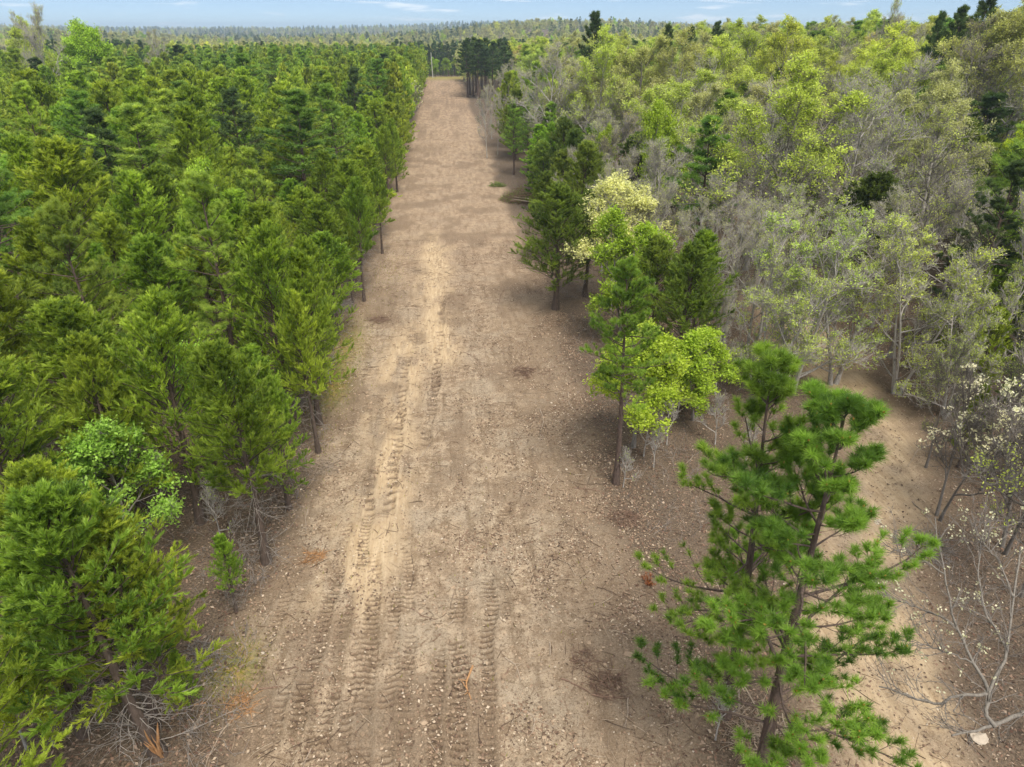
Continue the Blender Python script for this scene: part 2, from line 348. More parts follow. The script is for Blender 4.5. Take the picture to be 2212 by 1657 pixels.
    soil = mixc(nt, rng_(nt, noise(nt, 22, 4, 0.8, pos, (1, 1.6, 1)), 0.55, 0.62, 0, 0.8), soil, (0.095, 0.060, 0.036))
    soil = mixc(nt, rng_(nt, noise(nt, 27, 4, 0.75, pos), 0.56, 0.66, 0, 0.8), soil, (0.480, 0.395, 0.290))
    soil = mixc(nt, attr(nt, 'far'), soil, mixc(nt, rng_(nt, noise(nt, 0.9, 6, 0.75, pos, (1.3, 0.28, 1)), 0.38, 0.62), (0.180, 0.118, 0.078), (0.375, 0.278, 0.190)))
    soil = mixc(nt, attr(nt, 'pale'), soil, mixc(nt, rng_(nt, noise(nt, 2.5, 5, 0.7, pos, (2.2, 0.25, 1)), 0.35, 0.65), (0.350, 0.255, 0.155), (0.500, 0.390, 0.260)))
    soil = mixc(nt, rng_(nt, attr(nt, 'groove_shade'), 0.1, 0.8, 0, 0.85), soil, (0.105, 0.072, 0.050))      # shade in the tread grooves, painted into the soil colour
    lit = mixc(nt, rng_(nt, noise(nt, 16, 5, 0.85, pos), 0.42, 0.58), (0.080, 0.056, 0.038), (0.245, 0.178, 0.122))
    col = mixc(nt, rng_(nt, N_mul(nt, attr(nt, 'litter'), rng_(nt, mid, 0.3, 0.6, 0.3, 1.2)), 0.0, 1.0, 0, 0.85), soil, lit)
    lit = mixc(nt, rng_(nt, noise(nt, 0.8, 4, 0.7, pos), 0.52, 0.66, 0, 0.6), lit, (0.215, 0.118, 0.068))
    flo = mixc(nt, rng_(nt, noise(nt, 12, 5, 0.85, pos), 0.42, 0.58), (0.062, 0.047, 0.034), (0.175, 0.130, 0.094))
    col = mixc(nt, attr(nt, 'forest_floor'), col, flo)
    gr = mixc(nt, rng_(nt, noise(nt, 2.2, 4, 0.7, pos), 0.4, 0.62), (0.230, 0.260, 0.045), (0.400, 0.280, 0.075))
    col = mixc(nt, N_mul(nt, attr(nt, 'grass'), rng_(nt, fine, 0.35, 0.6, 0.2, 1.0)), col, gr)
    b = N_(nt, 'ShaderNodeBsdfPrincipled'); b.inputs['Roughness'].default_value = 0.95; b.inputs['Specular IOR Level'].default_value = 0.15; L.new(col, b.inputs['Base Color'])
    bp = N_(nt, 'ShaderNodeBump'); bp.inputs['Strength'].default_value = 0.7; bp.inputs['Distance'].default_value = 0.06
    L.new(noise(nt, 11, 6, 0.75, pos), bp.inputs['Height']); L.new(bp.outputs['Normal'], b.inputs['Normal']); L.new(b.outputs['BSDF'], out.inputs['Surface'])
    me = g.mesh('ground', m)
    for nme, arr in (('litter', litter), ('forest_floor', floor), ('grass', grass), ('far', far), ('pale', pale), ('groove_shade', tread)):
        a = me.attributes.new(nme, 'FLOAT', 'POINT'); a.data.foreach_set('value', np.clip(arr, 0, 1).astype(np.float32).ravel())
    obj('ground', me, kind='structure')
def N_mul(nt, a, b):
    n = N_(nt, 'ShaderNodeMath', operation='MULTIPLY'); nt.links.new(a, n.inputs[0]); nt.links.new(b, n.inputs[1]); return n.outputs[0]
build_ground()

# ------------------------------------------------------------------ trees: one prototype of each kind and build
def stem(h, r, rng, K=9, lean=0.03):
    a = rng.uniform(0, 6.28); t = np.linspace(0, 1, K)
    x = lean * h * (np.cos(a) * t + 0.25 * np.sin(t * 5 + a)); y = lean * h * (np.sin(a) * t + 0.25 * np.cos(t * 4.3 + a)); x -= x[0]; y -= y[0]
    P = np.stack([x, y, t * h], -1)[None]; R = (r * (1 - 0.93 * t) * (1 + 0.45 * np.exp(-t * 22)))[None]; P[0, 0, 2] = -0.25
    return P, R
class Proto:
    def __init__(s, h, parts): s.h = h; s.parts = parts       # parts: [(name, mesh)]
def cedar(seed, h=10.0, rm=2.3, nprim=125, nsec=15, nbl=34, bl=0.20, bw=0.030, fine=True, start=0.14, sides=3, dead=0, joined=False):
    rng = np.random.default_rng(seed); P0, R0 = stem(h, 0.016 * h, rng, lean=0.025)
    gb = Geo(); gl = gb if joined else Geo(); gc = gb if joined else Geo(); mc = 1 if joined else 0
    tubes(gb, P0, R0, 7 if not joined else 4)
    t = np.sort(start + (0.985 - start) * rng.random(nprim) ** 0.85); az = np.arange(nprim) * 2.3999 + rng.normal(size=nprim) * 0.5
    tt = (t - start) / (1 - start); lump = 0.66 + 0.58 * vnoise(np.mod(az, 6.2832) * 0.95 + 40, t * 5.5, seed) + 0.1 * rng.normal(size=nprim)
    ln = rm * np.clip(0.25 * (1 - tt) ** 0.75 + 0.75 * (1 - tt ** 2.4) ** 0.85, 0.09, 1) * (0.66 + 0.34 * smooth(0, 0.22, tt)) * lump + 0.24
    el = np.radians(12 + 48 * tt + rng.normal(size=nprim) * 9)
    B, _ = at(P0, np.zeros(nprim, int), t); D = np.stack([np.cos(az) * np.cos(el), np.sin(az) * np.cos(el), np.sin(el)], -1)
    P1 = grow(B, D, ln, 6, rng, 0.55, 0.08); R1 = np.outer(0.010 + 0.007 * ln, np.linspace(1, 0.25, 6)); tubes(gl, P1, R1, sides)
    n2 = nprim * nsec; par = np.repeat(np.arange(nprim), nsec); s = np.clip(0.22 + 0.80 * rng.random(n2) ** 0.8, 0, 0.999)
    B2, T2 = at(P1, par, s); D2 = nrm(T2 * 0.95 + rvec(rng, n2) * 0.85 + UPV * 0.30); l2 = (0.24 + 0.26 * ln[par] * (1.15 - s)) * rng.uniform(0.6, 1.3, n2)
    P2 = grow(B2, D2, l2, 4, rng, 0.35, 0.10)
    n3 = n2 * nbl; par3 = np.repeat(np.arange(n2), nbl); s3 = 0.08 + 0.91 * rng.random(n3); B3, T3 = at(P2, par3, s3)
    D3 = nrm(T3 * 1.0 + rvec(rng, n3) * 0.55 + UPV * 0.20); l3 = bl * rng.uniform(0.55, 1.25, n3) * (1.08 - 0.45 * s3)
    tint = np.clip(0.50 + 0.20 * rng.normal(size=nprim)[par[par3]] + 0.18 * rng.normal(size=n2)[par3] + 0.10 * rng.normal(size=n3), 0, 1)
    if fine: needles(gc, B3, D3, l3, bw, rng, tint, mc)
    else: blades(gc, B3, D3, l3, bw * rng.uniform(0.7, 1.3, n3), rng, tint, mc)
    if dead:
        td = rng.uniform(0.04, start + 0.12, dead); azd = rng.uniform(0, 6.28, dead); eld = rng.normal(size=dead) * 0.25
        Bd, _ = at(P0, np.zeros(dead, int), td); Dd = np.stack([np.cos(azd) * np.cos(eld), np.sin(azd) * np.cos(eld), np.sin(eld)], -1)
        Pd = grow(Bd, Dd, rng.uniform(0.5, 1.9, dead), 5, rng, -0.1, 0.2); gd = Geo(); tubes(gd, Pd, np.outer(np.full(dead, 0.014), np.linspace(1, 0.3, 5)), 3)
        pd = np.repeat(np.arange(dead), 5); Bq, Tq = at(Pd, pd, rng.uniform(0.2, 0.95, dead * 5)); Pq = grow(Bq, nrm(Tq + rvec(rng, dead * 5)), rng.uniform(0.2, 0.7, dead * 5), 3, rng, 0, 0.2)
        tubes(gd, Pq, np.outer(np.full(dead * 5, 0.008), np.array([1, .7, .3])), 3)
    nm = 'cedar_%d' % seed
    if joined: return Proto(h, [('tree', gb.mesh(nm, [M['bark_far'], M['needle_leaf']]))])
    parts = [('trunk', gb.mesh(nm + '_trunk', M['bark_cedar'])), ('branches', gl.mesh(nm + '_branches', M['bark_cedar'])), ('crown', gc.mesh(nm + '_crown', M['needle_leaf']))]
    if dead: parts.append(('dead_branches', gd.mesh(nm + '_dead', M['twig_grey'])))
    return Proto(h, parts)
def pine(seed, h=13.0, rm=2.6, nwh=15, per=5, nsec=7, nter=3, nn=44, nl=0.21, nw=0.020, start=0.30, cones=0, joined=False, open_=1.0, top=0.0):
    rng = np.random.default_rng(seed); P0, R0 = stem(h, 0.0125 * h, rng, 10, 0.02)
    gb = Geo(); gl = gb if joined else Geo(); gc = gb if joined else Geo(); mc = 1 if joined else 0
    tubes(gb, P0, R0, 9 if not joined else 4)
    n1 = nwh * per; wh = np.repeat(np.linspace(0, 1, nwh), per); tt = np.clip(wh + rng.normal(size=n1) * (0.03 if not joined else 0.05), 0, 1); t = start + (0.985 - start) * tt
    az = np.tile(np.arange(per) * 6.283 / per, nwh) + np.repeat(rng.uniform(0, 6.28, nwh), per) + rng.normal(size=n1) * 0.3
    ln = rm * (0.16 + 0.84 * (1 - tt) ** 0.75 * smooth(-0.35, 0.22, tt)) * rng.uniform(0.45, 1.3, n1)
    if top: ln = np.maximum(ln, rm * top * smooth(1.05, 0.6, tt))
    el = np.radians(-4 + 50 * tt ** 1.3 + rng.normal(size=n1) * 8)
    B, _ = at(P0, np.zeros(n1, int), t); D = np.stack([np.cos(az) * np.cos(el), np.sin(az) * np.cos(el), np.sin(el)], -1)
    P1 = grow(B, D, ln, 7, rng, 0.45, 0.09); tubes(gl, P1, np.outer(0.012 + 0.011 * ln, np.linspace(1, 0.3, 7)), 5 if not joined else 3)
    n2 = n1 * nsec; p2 = np.repeat(np.arange(n1), nsec); s2 = np.tile(np.linspace(0.34, 0.995, nsec), n1) + rng.normal(size=n2) * 0.03
    B2, T2 = at(P1, p2, np.clip(s2, 0.2, 0.999)); side = nrm(np.cross(T2, UPV)) * np.where(np.arange(n2) % 2, 1, -1)[:, None]
    D2 = nrm(T2 * 0.9 + side * 0.75 + rvec(rng, n2) * 0.25 + UPV * 0.25); l2 = (0.16 + 0.42 * ln[p2] * (1.15 - s2)) * rng.uniform(0.6, 1.25, n2)
    P2 = grow(B2, D2, l2, 4, rng, 0.5, 0.12); tubes(gl, P2, np.outer(0.006 + 0.006 * l2, np.linspace(1, 0.4, 4)), 3)
    n3 = n2 * nter; p3 = np.repeat(np.arange(n2), nter); s3 = np.tile(np.linspace(0.45, 0.99, nter), n2); B3, T3 = at(P2, p3, s3)
    D3 = nrm(T3 * 1.0 + rvec(rng, n3) * 0.7 + UPV * 0.45); l3 = np.where(s3 > 0.95, 0.05, 0.20 * rng.uniform(0.5, 1.2, n3)); P3 = grow(B3, D3, l3, 3, rng, 0.4, 0.1)
    if not joined: tubes(gl, P3, np.full((n3, 3), 0.006), 3)
    tb = np.clip(0.42 + 0.2 * rng.normal(size=n1)[p2[p3]] + 0.18 * rng.normal(size=n3), 0, 1)
    n4 = n3 * nn; p4 = np.repeat(np.arange(n3), nn); s4 = rng.random(n4); B4, T4 = at(P3, p4, 0.25 + 0.74 * s4)
    D4 = nrm(T4 * rng.uniform(0.25, 1.25, n4)[:, None] + rvec(rng, n4) * 0.85 + UPV * 0.12); l4 = nl * rng.uniform(0.7, 1.2, n4)
    needles(gc, B4, D4, l4, nw, rng, np.clip(tb[p4] + 0.08 * rng.normal(size=n4), 0, 1), mc)
    nm = 'pine_%d' % seed
    if joined: return Proto(h, [('tree', gb.mesh(nm, [M['bark_far'], M['needle_leaf']]))])
    parts = [('trunk', gb.mesh(nm + '_trunk', M['bark_pine'])), ('branches', gl.mesh(nm + '_branches', M['bark_pine'])), ('crown', gc.mesh(nm + '_crown', M['needle_leaf']))]
    if cones:
        gk = Geo(); k = rng.choice(n3, cones, replace=False); Bk, Tk = at(P3, k, np.full(cones, 0.9)); Pk = np.stack([Bk, Bk + Tk * 0.035, Bk + Tk * 0.07], 1)
        tubes(gk, Pk, np.tile(np.array([0.012, 0.022, 0.008]), (cones, 1)), 5, rng.random(cones)); parts.append(('cones', gk.mesh(nm + '_cones', M['cone'])))
    return Proto(h, parts)
def hardwood(seed, h=14.0, spread=5.0, nl1=12, nl2=9, nl3=8, nl4=5, nleaf=6, ll=0.12, lw=0.07, cover=1.0, clump=0.10, stems=1, fork=0.30, tw=0.007, topleaf=0.0, joined=False, tri=3):
    rng = np.random.default_rng(seed); gb = Geo(); gl = gb if joined else Geo(); gc = gb if joined else Geo(); mc = 1 if joined else 0
    Ps, Rs = [], []
    for k in range(stems):
        hh = h * rng.uniform(0.72, 0.86); P, R = stem(hh, 0.0135 * h / stems ** 0.4, rng, 10, 0.04)
        if stems > 1:
            a = k * 6.283 / stems + rng.uniform(-.5, .5); q = np.linspace(0, 1, 10); P[0, :, 0] += np.cos(a) * (0.15 + spread * 0.42 * q ** 1.1); P[0, :, 1] += np.sin(a) * (0.15 + spread * 0.42 * q ** 1.1)
        Ps.append(P[0]); Rs.append(R[0])
    P0 = np.array(Ps); R0 = np.array(Rs); tubes(gb, P0, R0, 8 if not joined else 4)
    n1 = nl1 * stems; p1 = np.repeat(np.arange(stems), nl1); t = fork + (0.97 - fork) * np.tile(np.linspace(0, 1, nl1), stems) ** 0.9; az = np.arange(n1) * 2.3999 + rng.normal(size=n1) * 0.4
    B, _ = at(P0, p1, t); tt = (t - fork) / (1 - fork); el = np.radians(20 + 45 * tt + rng.normal(size=n1) * 9)
    D = np.stack([np.cos(az) * np.cos(el), np.sin(az) * np.cos(el), np.sin(el)], -1); l1 = spread * (1.08 - 0.50 * tt) * rng.uniform(0.75, 1.15, n1) / stems ** 0.3
    P1 = grow(B, D, l1, 8, rng, 0.55, 0.13); tubes(gl, P1, np.outer(0.010 * l1 + 0.02, np.linspace(1, 0.28, 8)), 5 if not joined else 3)
    def lev(P, ln, k, s0, f, a, up, K, base):
        n = len(P) * k; p = np.repeat(np.arange(len(P)), k); s = s0 + (0.995 - s0) * rng.random(n); B, T = at(P, p, s)
        D = nrm(T * 0.8 + rvec(rng, n) * a + UPV * 0.22); l = (ln[p] * f * (1.25 - 0.75 * s) + base) * rng.uniform(0.6, 1.3, n)
        return grow(B, D, l, K, rng, up, 0.16), l, p
    P2, l2, _ = lev(P1, l1, nl2, 0.25, 0.42, 0.85, 0.45, 6, 0.25); tubes(gl, P2, np.outer(0.007 * l2 + 0.010, np.linspace(1, 0.35, 6)), 4 if not joined else 3)
    P3, l3, _ = lev(P2, l2, nl3, 0.2, 0.42, 0.85, 0.4, 4, 0.15); tubes(gl, P3, np.outer(np.full(len(P3), tw * 1.6), np.linspace(1, 0.5, 4)), 3)
    P4, l4, p4 = lev(P3, l3, nl4, 0.2, 0.45, 0.85, 0.35, 3, 0.16); tubes(gl, P4, np.outer(np.full(len(P4), tw), np.array([1, 0.8, 0.45])), tri)
    n4 = len(P4); zt = P4[:, -1, 2]; grp = rng.random(len(P3))[p4]; keep = grp < cover
    if topleaf: keep &= rng.random(n4) < smooth(h * topleaf * 0.7, h * topleaf * 1.25, zt) + 0.06
    k4 = np.nonzero(keep)[0]; p5 = np.repeat(k4, nleaf); n5 = len(p5); B5, T5 = at(P4, p5, 0.35 + 0.65 * rng.random(n5)); B5 = B5 + rng.normal(size=(n5, 3)) * clump
    D5 = nrm(rvec(rng, n5) + T5 * 0.4 + UPV * 0.15); tint = np.clip(0.5 + 0.22 * rng.normal(size=len(P3))[p4[p5]] + 0.20 * rng.normal(size=n5), 0, 1)
    nm = 'hardwood_%d' % seed
    if n5: leaf_quads(gc, B5, D5, ll * rng.uniform(0.45, 1.45, n5), lw * rng.uniform(0.6, 1.3, n5), rng, tint, mc)
    if joined: return Proto(h, [('tree', gb.mesh(nm, [M['bark_far'], M['broad_leaf']]))])
    return Proto(h, [('trunk', gb.mesh(nm + '_trunk', M['bark_oak'])), ('branches', gl.mesh(nm + '_branches', M['bark_oak']))] + ([('crown', gc.mesh(nm + '_crown', M['broad_leaf']))] if n5 else []))

PR = {
    'cedar_near': [cedar(1, 10, 2.1, dead=40, start=0.30), cedar(2, 10, 1.9, dead=36, start=0.36), cedar(3, 10, 2.6, nprim=135), cedar(4, 10, 2.3, nprim=130)],
    'cedar_mid': [cedar(11 + k, 10, 2.1 + 0.2 * k, nprim=95, nsec=11, nbl=12, bl=0.34, bw=0.075, fine=False) for k in range(4)],
    'pine_near': [pine(21, 13, 3.2, cones=260, start=0.20, nsec=9, nter=5, nwh=14, per=4, nn=56, nw=0.014), pine(22, 13, 2.8, start=0.28, nsec=7, nter=3, nwh=14, per=4, nn=60, nw=0.015), pine(23, 13, 2.4, start=0.46, nwh=13)],
    'pine_mid': [pine(31 + k, 13, 2.5 + 0.2 * k, nwh=13, per=5, nsec=7, nter=2, nn=18, nl=0.32, nw=0.052, start=0.28 + 0.05 * k) for k in range(3)],
    'pine_tall': [pine(35 + k, 16, 2.9, nwh=10, per=6, nsec=7, nter=2, nn=17, nl=0.36, nw=0.07, start=0.42 + 0.06 * k, top=0.62) for k in range(2)],
    'oak_full': [hardwood(41 + k, 15, 5.8, nleaf=6, ll=0.15, lw=0.08, topleaf=0.66, nl4=6, clump=0.10, tw=0.009) for k in range(2)],
    'oak_thin': [hardwood(51 + k, 14, 5.2, nleaf=4, ll=0.11, lw=0.06, cover=0.28, nl4=6, tw=0.009) for k in range(1)],
    'oak_bare': [hardwood(55, 13, 4.8, nleaf=2, ll=0.10, lw=0.055, cover=0.35, nl4=6, tw=0.010)],
    'bud': [hardwood(61, 11, 4.2, stems=3, nl1=9, nl2=7, nl3=6, nl4=4, nleaf=6, ll=0.10, lw=0.06, cover=0.45, clump=0.06, fork=0.10, tw=0.010), hardwood(62, 11, 4.4, stems=2, nl1=11, nl2=8, nl3=7, nl4=4, nleaf=6, ll=0.10, lw=0.06, cover=0.42, clump=0.06, fork=0.10, tw=0.010)],
    'leafy': [hardwood(71, 7.5, 2.5, nl1=14, nl2=8, nl3=6, nl4=3, nleaf=17, ll=0.15, lw=0.09, clump=0.13, fork=0.26, cover=0.6), hardwood(72, 7.5, 2.2, nl1=7, nl2=8, nl3=6, nl4=3, nleaf=17, ll=0.15, lw=0.09, clump=0.13, cover=0.62, stems=2, fork=0.2)],
    'dogwood': [hardwood(81, 6.5, 2.9, stems=2, nl1=9, nl2=7, nl3=5, nl4=2, nleaf=7, ll=0.11, lw=0.10, cover=0.12, clump=0.05, tw=0.010)],
    'sapling': [hardwood(91, 3, 0.9, nl1=8, nl2=5, nl3=4, nl4=2, nleaf=2, ll=0.07, lw=0.05, cover=0.1, tw=0.006, clump=0.03)],
    'cream': [hardwood(85, 9.5, 3.6, nl1=12, nl2=8, nl3=7, nl4=3, nleaf=9, ll=0.13, lw=0.09, cover=0.75, clump=0.10)],
}
cnt = {}
def tree(kind, proto, loc, h, label, cat, group=None, mat=None, rot=None, wide=1.0, barkm=None, lean=(0, 0)):
    """one tree = an empty at its foot with its trunk, branches and crown as children"""
    r = bpy.data.objects.new(kind, None); COL.objects.link(r); r.empty_display_size = 0.5
    s = h / proto.h; k = cnt.get('n', 0); cnt['n'] = k + 1
    r.location = (float(loc[0]), float(loc[1]), float(land(np.array(loc[0]), np.array(loc[1]))))
    r.rotation_mode = 'ZXY'; r.rotation_euler = (lean[0], lean[1], rot if rot is not None else (k * 2.3999) % 6.283); r.scale = (s * wide, s * wide, s)
    tag(r, label, cat, group)
    made = {}
    for nme, me in proto.parts:
        o = made[nme] = obj(nme, me, made.get({'cones': 'crown', 'dead_branches': 'trunk'}.get(nme), r), 'stuff' if nme == 'cones' else None)
        if nme == 'crown': o.color = (*LEAF[mat or {'cedar_tree': 'cedar', 'pine_tree': 'pine'}.get(kind, 'oak_yellow')], 1)
        elif nme in ('trunk', 'branches') and (barkm or kind in ('maple_tree', 'dogwood_tree')): o.color = ((0.40, 0.38, 0.36, 1) if kind == 'dogwood_tree' or barkm == 'dark' else (0.6, 0.58, 0.56, 1))
    return r
PLACED = []
def put(kind, proto, foot, h, label, cat, rad=1.6, **k):
    PLACED.append((foot[0], foot[1], rad)); return tree(kind, proto, foot, h, label, cat, **k)
C0, C1 = 'cedar', 'pine'
pr = lambda k, i=0: PR[k][i % len(PR[k])]

def SKYL(u, v, d):
    """a tree that reaches the eye line: its distance d comes from what stands before it, its height from its top"""
    a = G(u, 200, 0); P = a / np.hypot(a[0], a[1]) * d; return P, 20 - float(land(P[0], P[1])) - (v - 62) / FPX * d * 1.1
# ---- trees one can point to, left of the clearing
put('cedar_tree', pr('cedar_near', 0), G(345, 1632), 9.6, 'large cedar with a split orange scar at the foot of its trunk', C0, 2.4, wide=1.4, mat='cedar_fresh', lean=(0, -0.08))
put('cedar_tree', pr('cedar_near', 1), G(576, 1215), 9.8, 'full green cedar with a bare leaning lower trunk beside the tread marks', C0, 1.8, mat='cedar_fresh', wide=1.15)
put('cedar_tree', pr('cedar_near', 3), G(625, 1100), 7.5, 'cedar on a dark thin trunk just behind the full green cedar', C0, 1.3, mat='cedar_fresh')
put('cedar_tree', pr('cedar_near', 1), G(688, 978), 8.6, 'slim cedar with two bare poles at its foot on the clearing edge', C0, 1.4, wide=0.9)
put('cedar_tree', pr('cedar_near', 0), G(510, 1322), 3.6, 'small sparse young cedar on a thin dark stem at the clearing edge', C0, 0.8, mat='cedar_fresh', wide=1.0)
put('cedar_tree', pr('cedar_near', 3), G(412, 1530), 2.6, 'short young cedar with a reddish stem beside the mossy yellow patch', C0, 0.6, mat='cedar_fresh', wide=1.0)
put('cedar_tree', pr('cedar_near', 2), G(700, 842), 9.2, 'broad olive cedar overhanging the clearing edge above the bare poles', C0, 1.9, wide=1.05)
put('cedar_tree', pr('cedar_near', 1), G(787, 650), 9.6, 'tall cedar on a long straight black trunk at the clearing edge', C0, 1.3, wide=0.8, mat='cedar_fresh')
put('cedar_tree', pr('cedar_near', 0), G(763, 655), 7.4, 'thin cedar standing close beside the long straight black trunk', C0, 1.0, wide=0.7)
put('cedar_tree', pr('cedar_near', 1), G(826, 548), 8.0, 'narrow bright cedar with a bare lower trunk next past the black trunk', C0, 1.5, wide=0.9, mat='cedar_fresh')
put('cedar_tree', pr('cedar_near', 3), G(858, 415), 9.2, 'dark green cedar leaning out over the middle of the clearing edge', C0, 1.8, wide=1.0, mat='cedar_fresh')
put('cedar_tree', pr('cedar_near', 2), G(838, 425), 8.6, 'round topped cedar just inside the middle of the clearing edge', C0, 1.8, wide=1.05)
put('dogwood_tree', pr('dogwood'), G(884, 275), 9.5, 'cream blossoming tree alone among green cedars beside the far clearing', 'dogwood', 2.5, mat='blossom', wide=0.95)
put('maple_tree', pr('leafy', 0), G(303, 1215), 6.8, 'bright lime green leafy tree between the nearest cedars', 'maple', 2.3, mat='mint', wide=1.1)
put('maple_tree', pr('leafy', 1), G(22, 760, 5.6)[:2], 5.6, 'bright lime green leafy tree at the left border of the picture', 'maple', 1.5, mat='mint')
put('maple_tree', pr('leafy', 1), G(425, 735, 7.0)[:2], 7.0, 'bright green leafy tree half hidden behind the full green cedar', 'maple', 1.5, mat='mint', wide=0.9)
put('maple_tree', pr('leafy', 0), G(28, 1400, 4.2)[:2], 4.2, 'yellow green budding sapling in the lower left corner', 'maple', 1.2, mat='lime_yellow', wide=0.8)
put('pine_tree', pr('pine_near', 1), G(425, 388, 13.5)[:2], 13.5, 'large pale green pine rising above the cedars by a dark gap', C1, 3.2, mat='pine_light', wide=1.2)
put('pine_tree', pr('pine_near', 2), G(130, 455, 13)[:2], 13, 'light green pine among cedars near the left border', C1, 2.4, mat='pine_light')
put('pine_tree', pr('pine_near', 1), G(60, 190, 15.5)[:2], 15.5, 'tall bushy pine at the left border above the cedars', C1, 3.0, mat='pine_light', wide=1.2)
put('pine_tree', pr('pine_mid', 0), G(545, 330, 12.5)[:2], 12.5, 'pale tipped pine in the middle of the cedar stand', C1, 2.2, mat='pine_light')
put('cedar_tree', pr('cedar_near', 2), G(318, 650, 10.6)[:2], 10.6, 'broad golden olive cedar in front of the dark gap', C0, 2.3, wide=1.15)
put('cedar_tree', pr('cedar_near', 3), G(170, 745, 9.5)[:2], 9.5, 'olive cedar behind the nearest lime green leafy tree', C0, 2.2, wide=1.15)
put('cedar_tree', pr('cedar_near', 2), G(60, 1010, 8.6)[:2], 8.6, 'yellowish olive cedar filling the left border beside the lime tree', C0, 2.2, wide=1.2)
put('cedar_tree', pr('cedar_near', 3), G(185, 1125, 8.2)[:2], 8.2, 'tall golden tipped cedar behind the scarred cedar at lower left', C0, 2.1, wide=1.35)
put('cedar_tree', pr('cedar_near', 0), G(30, 1215, 7.0)[:2], 7.0, 'green cedar at the left border above the budding sapling', C0, 2.1, wide=1.4, mat='cedar_fresh')
put('cedar_tree', pr('cedar_near', 2), G(560, 500, 11)[:2], 11, 'big olive cedar right of the large pale green pine', C0, 2.3, wide=1.15)
put('cedar_tree', pr('cedar_near', 3), G(640, 560, 9.6)[:2], 9.6, 'full olive cedar one row in from the clearing edge', C0, 2.2, wide=1.1)
put('oak_tree', pr('oak_bare', 0), G(450, 140, 13)[:2], 13, 'pale grey dead tree among the evergreens of the left wood', 'oak', 2, wide=0.5)
put('maple_tree', pr('leafy', 0), G(95, 140, 14)[:2], 14, 'yellow green leafy crown among pines at upper left', 'maple', 2.5, mat='lime', wide=0.9)
put('maple_tree', pr('leafy', 0), *SKYL(205, 55, 185), 'brightest lime green crown breaking the skyline at upper left', 'maple', 3, mat='lime', wide=1.0)
put('maple_tree', pr('leafy', 1), G(405, 180, 13)[:2], 13, 'small yellow green crown in the middle of the left forest', 'maple', 2, mat='lime_yellow', wide=0.7)
put('maple_tree', pr('leafy', 0), G(660, 118, 13)[:2], 13, 'small bright yellow green crown deep in the left forest', 'maple', 2, mat='lime', wide=0.8)
put('oak_tree', pr('oak_full', 0), *SKYL(90, 66, 190), 'yellowish budding oak on the skyline at far upper left', 'oak', 4, mat='oak_yellow')
put('oak_tree', pr('oak_bare', 0), *SKYL(110, 35, 180), 'bare grey tree standing highest on the upper left skyline', 'oak', 3, wide=0.7)
put('oak_tree', pr('oak_thin', 0), G(30, 90, 16)[:2], 16, 'brownish bare oak at the upper left border', 'oak', 4, mat='oak_olive')
put('oak_tree', pr('oak_thin', 1), *SKYL(350, 70, 230), 'pale brown bare crown rising from the left forest near skyline', 'oak', 4, mat='oak_olive', wide=0.8)

# ---- trees one can point to, right of the clearing
put('pine_tree', pr('pine_near', 0), G(1640, 1690), 12.7, 'tall deep green pine in front, its dark trunk leaving the bottom edge', C1, 2.2, mat='pine_near', wide=1.3, rot=0.9, lean=(0.0, -0.045))
put('pine_tree', pr('pine_near', 1), G(1563, 1545), 12.8, 'second deep green pine close behind the tall front pine', C1, 1.6, mat='pine_near', wide=1.15, rot=2.2, lean=(0, -0.04))
put('pine_tree', pr('pine_near', 2), G(1330, 1045), 11.0, 'pine with a long bare reddish trunk standing out in the clearing', C1, 1.6, mat='pine_near', wide=1.1, rot=4.0)
put('maple_tree', pr('leafy', 0), G(1368, 965), 6.6, 'bright lime leafy tree right beside the pine with bare reddish trunk', 'maple', 1.8, mat='lime', wide=1.35)
put('maple_tree', pr('leafy', 1), G(1500, 905), 5.6, 'low lime leafy tree between the front pines and the bare woods', 'maple', 1.6, mat='lime', wide=1.45)
put('cedar_tree', pr('cedar_near', 3), G(1452, 842), 9.0, 'dark olive cedar standing behind the low lime leafy tree', C0, 1.6, mat='cedar_mid', wide=1.5)
put('maple_tree', pr('leafy', 1), G(1350, 745), 9.2, 'bright green leafy crown in front of the cream blossoming tree', 'maple', 1.6, mat='lime', wide=1.1)
put('redbud_tree', pr('cream'), G(1318, 668), 10.6, 'cream and yellow blossoming tree with grey branches on the right edge', 'tree', 2.2, mat='cream', wide=1.35)
put('cedar_tree', pr('cedar_near', 2), G(1200, 668), 9.4, 'dark ragged cedar bulging over the right clearing edge', C0, 1.8, mat='cedar_mid', wide=1.7)
for i, (u, v, h, m, w, lab) in enumerate([(1262, 640, 8.5, 'cedar_mid', 1.4, 'mid green cedar between the ragged cedar and the cream tree'), (1492, 790, 8.6, 'cedar_fresh', 1.3, 'fresh green cedar right behind the dark olive cedar'), (1405, 770, 8.0, 'cedar_mid', 1.3, 'mid green cedar behind the bright lime leafy tree'), (1180, 560, 8.0, 'cedar_mid', 1.4, 'mid green cedar behind the ragged cedar')]):
    put('cedar_tree', pr('cedar_near', i), G(u, v), h, lab, C0, 1.6, mat=m, wide=w)
put('oak_tree', pr('bud', 0), G(1712, 842), 11.4, 'soft green budding tree with three pale stems beside the side trail', 'oak', 2.2, mat='bud_green', wide=1.2)
put('oak_tree', pr('bud', 1), G(1800, 830), 11.0, 'soft green budding tree whose thin stems lean over the side trail', 'oak', 2.2, mat='bud_green', wide=1.2)
put('oak_tree', pr('bud', 0), G(1935, 850), 10.5, 'soft green budding tree right of the side trail', 'oak', 2.2, mat='bud_green', wide=1.15)
put('oak_tree', pr('bud', 1), G(1650, 870), 9.0, 'soft green budding tree left of the three pale stems', 'oak', 2.0, mat='bud_green', wide=1.1)
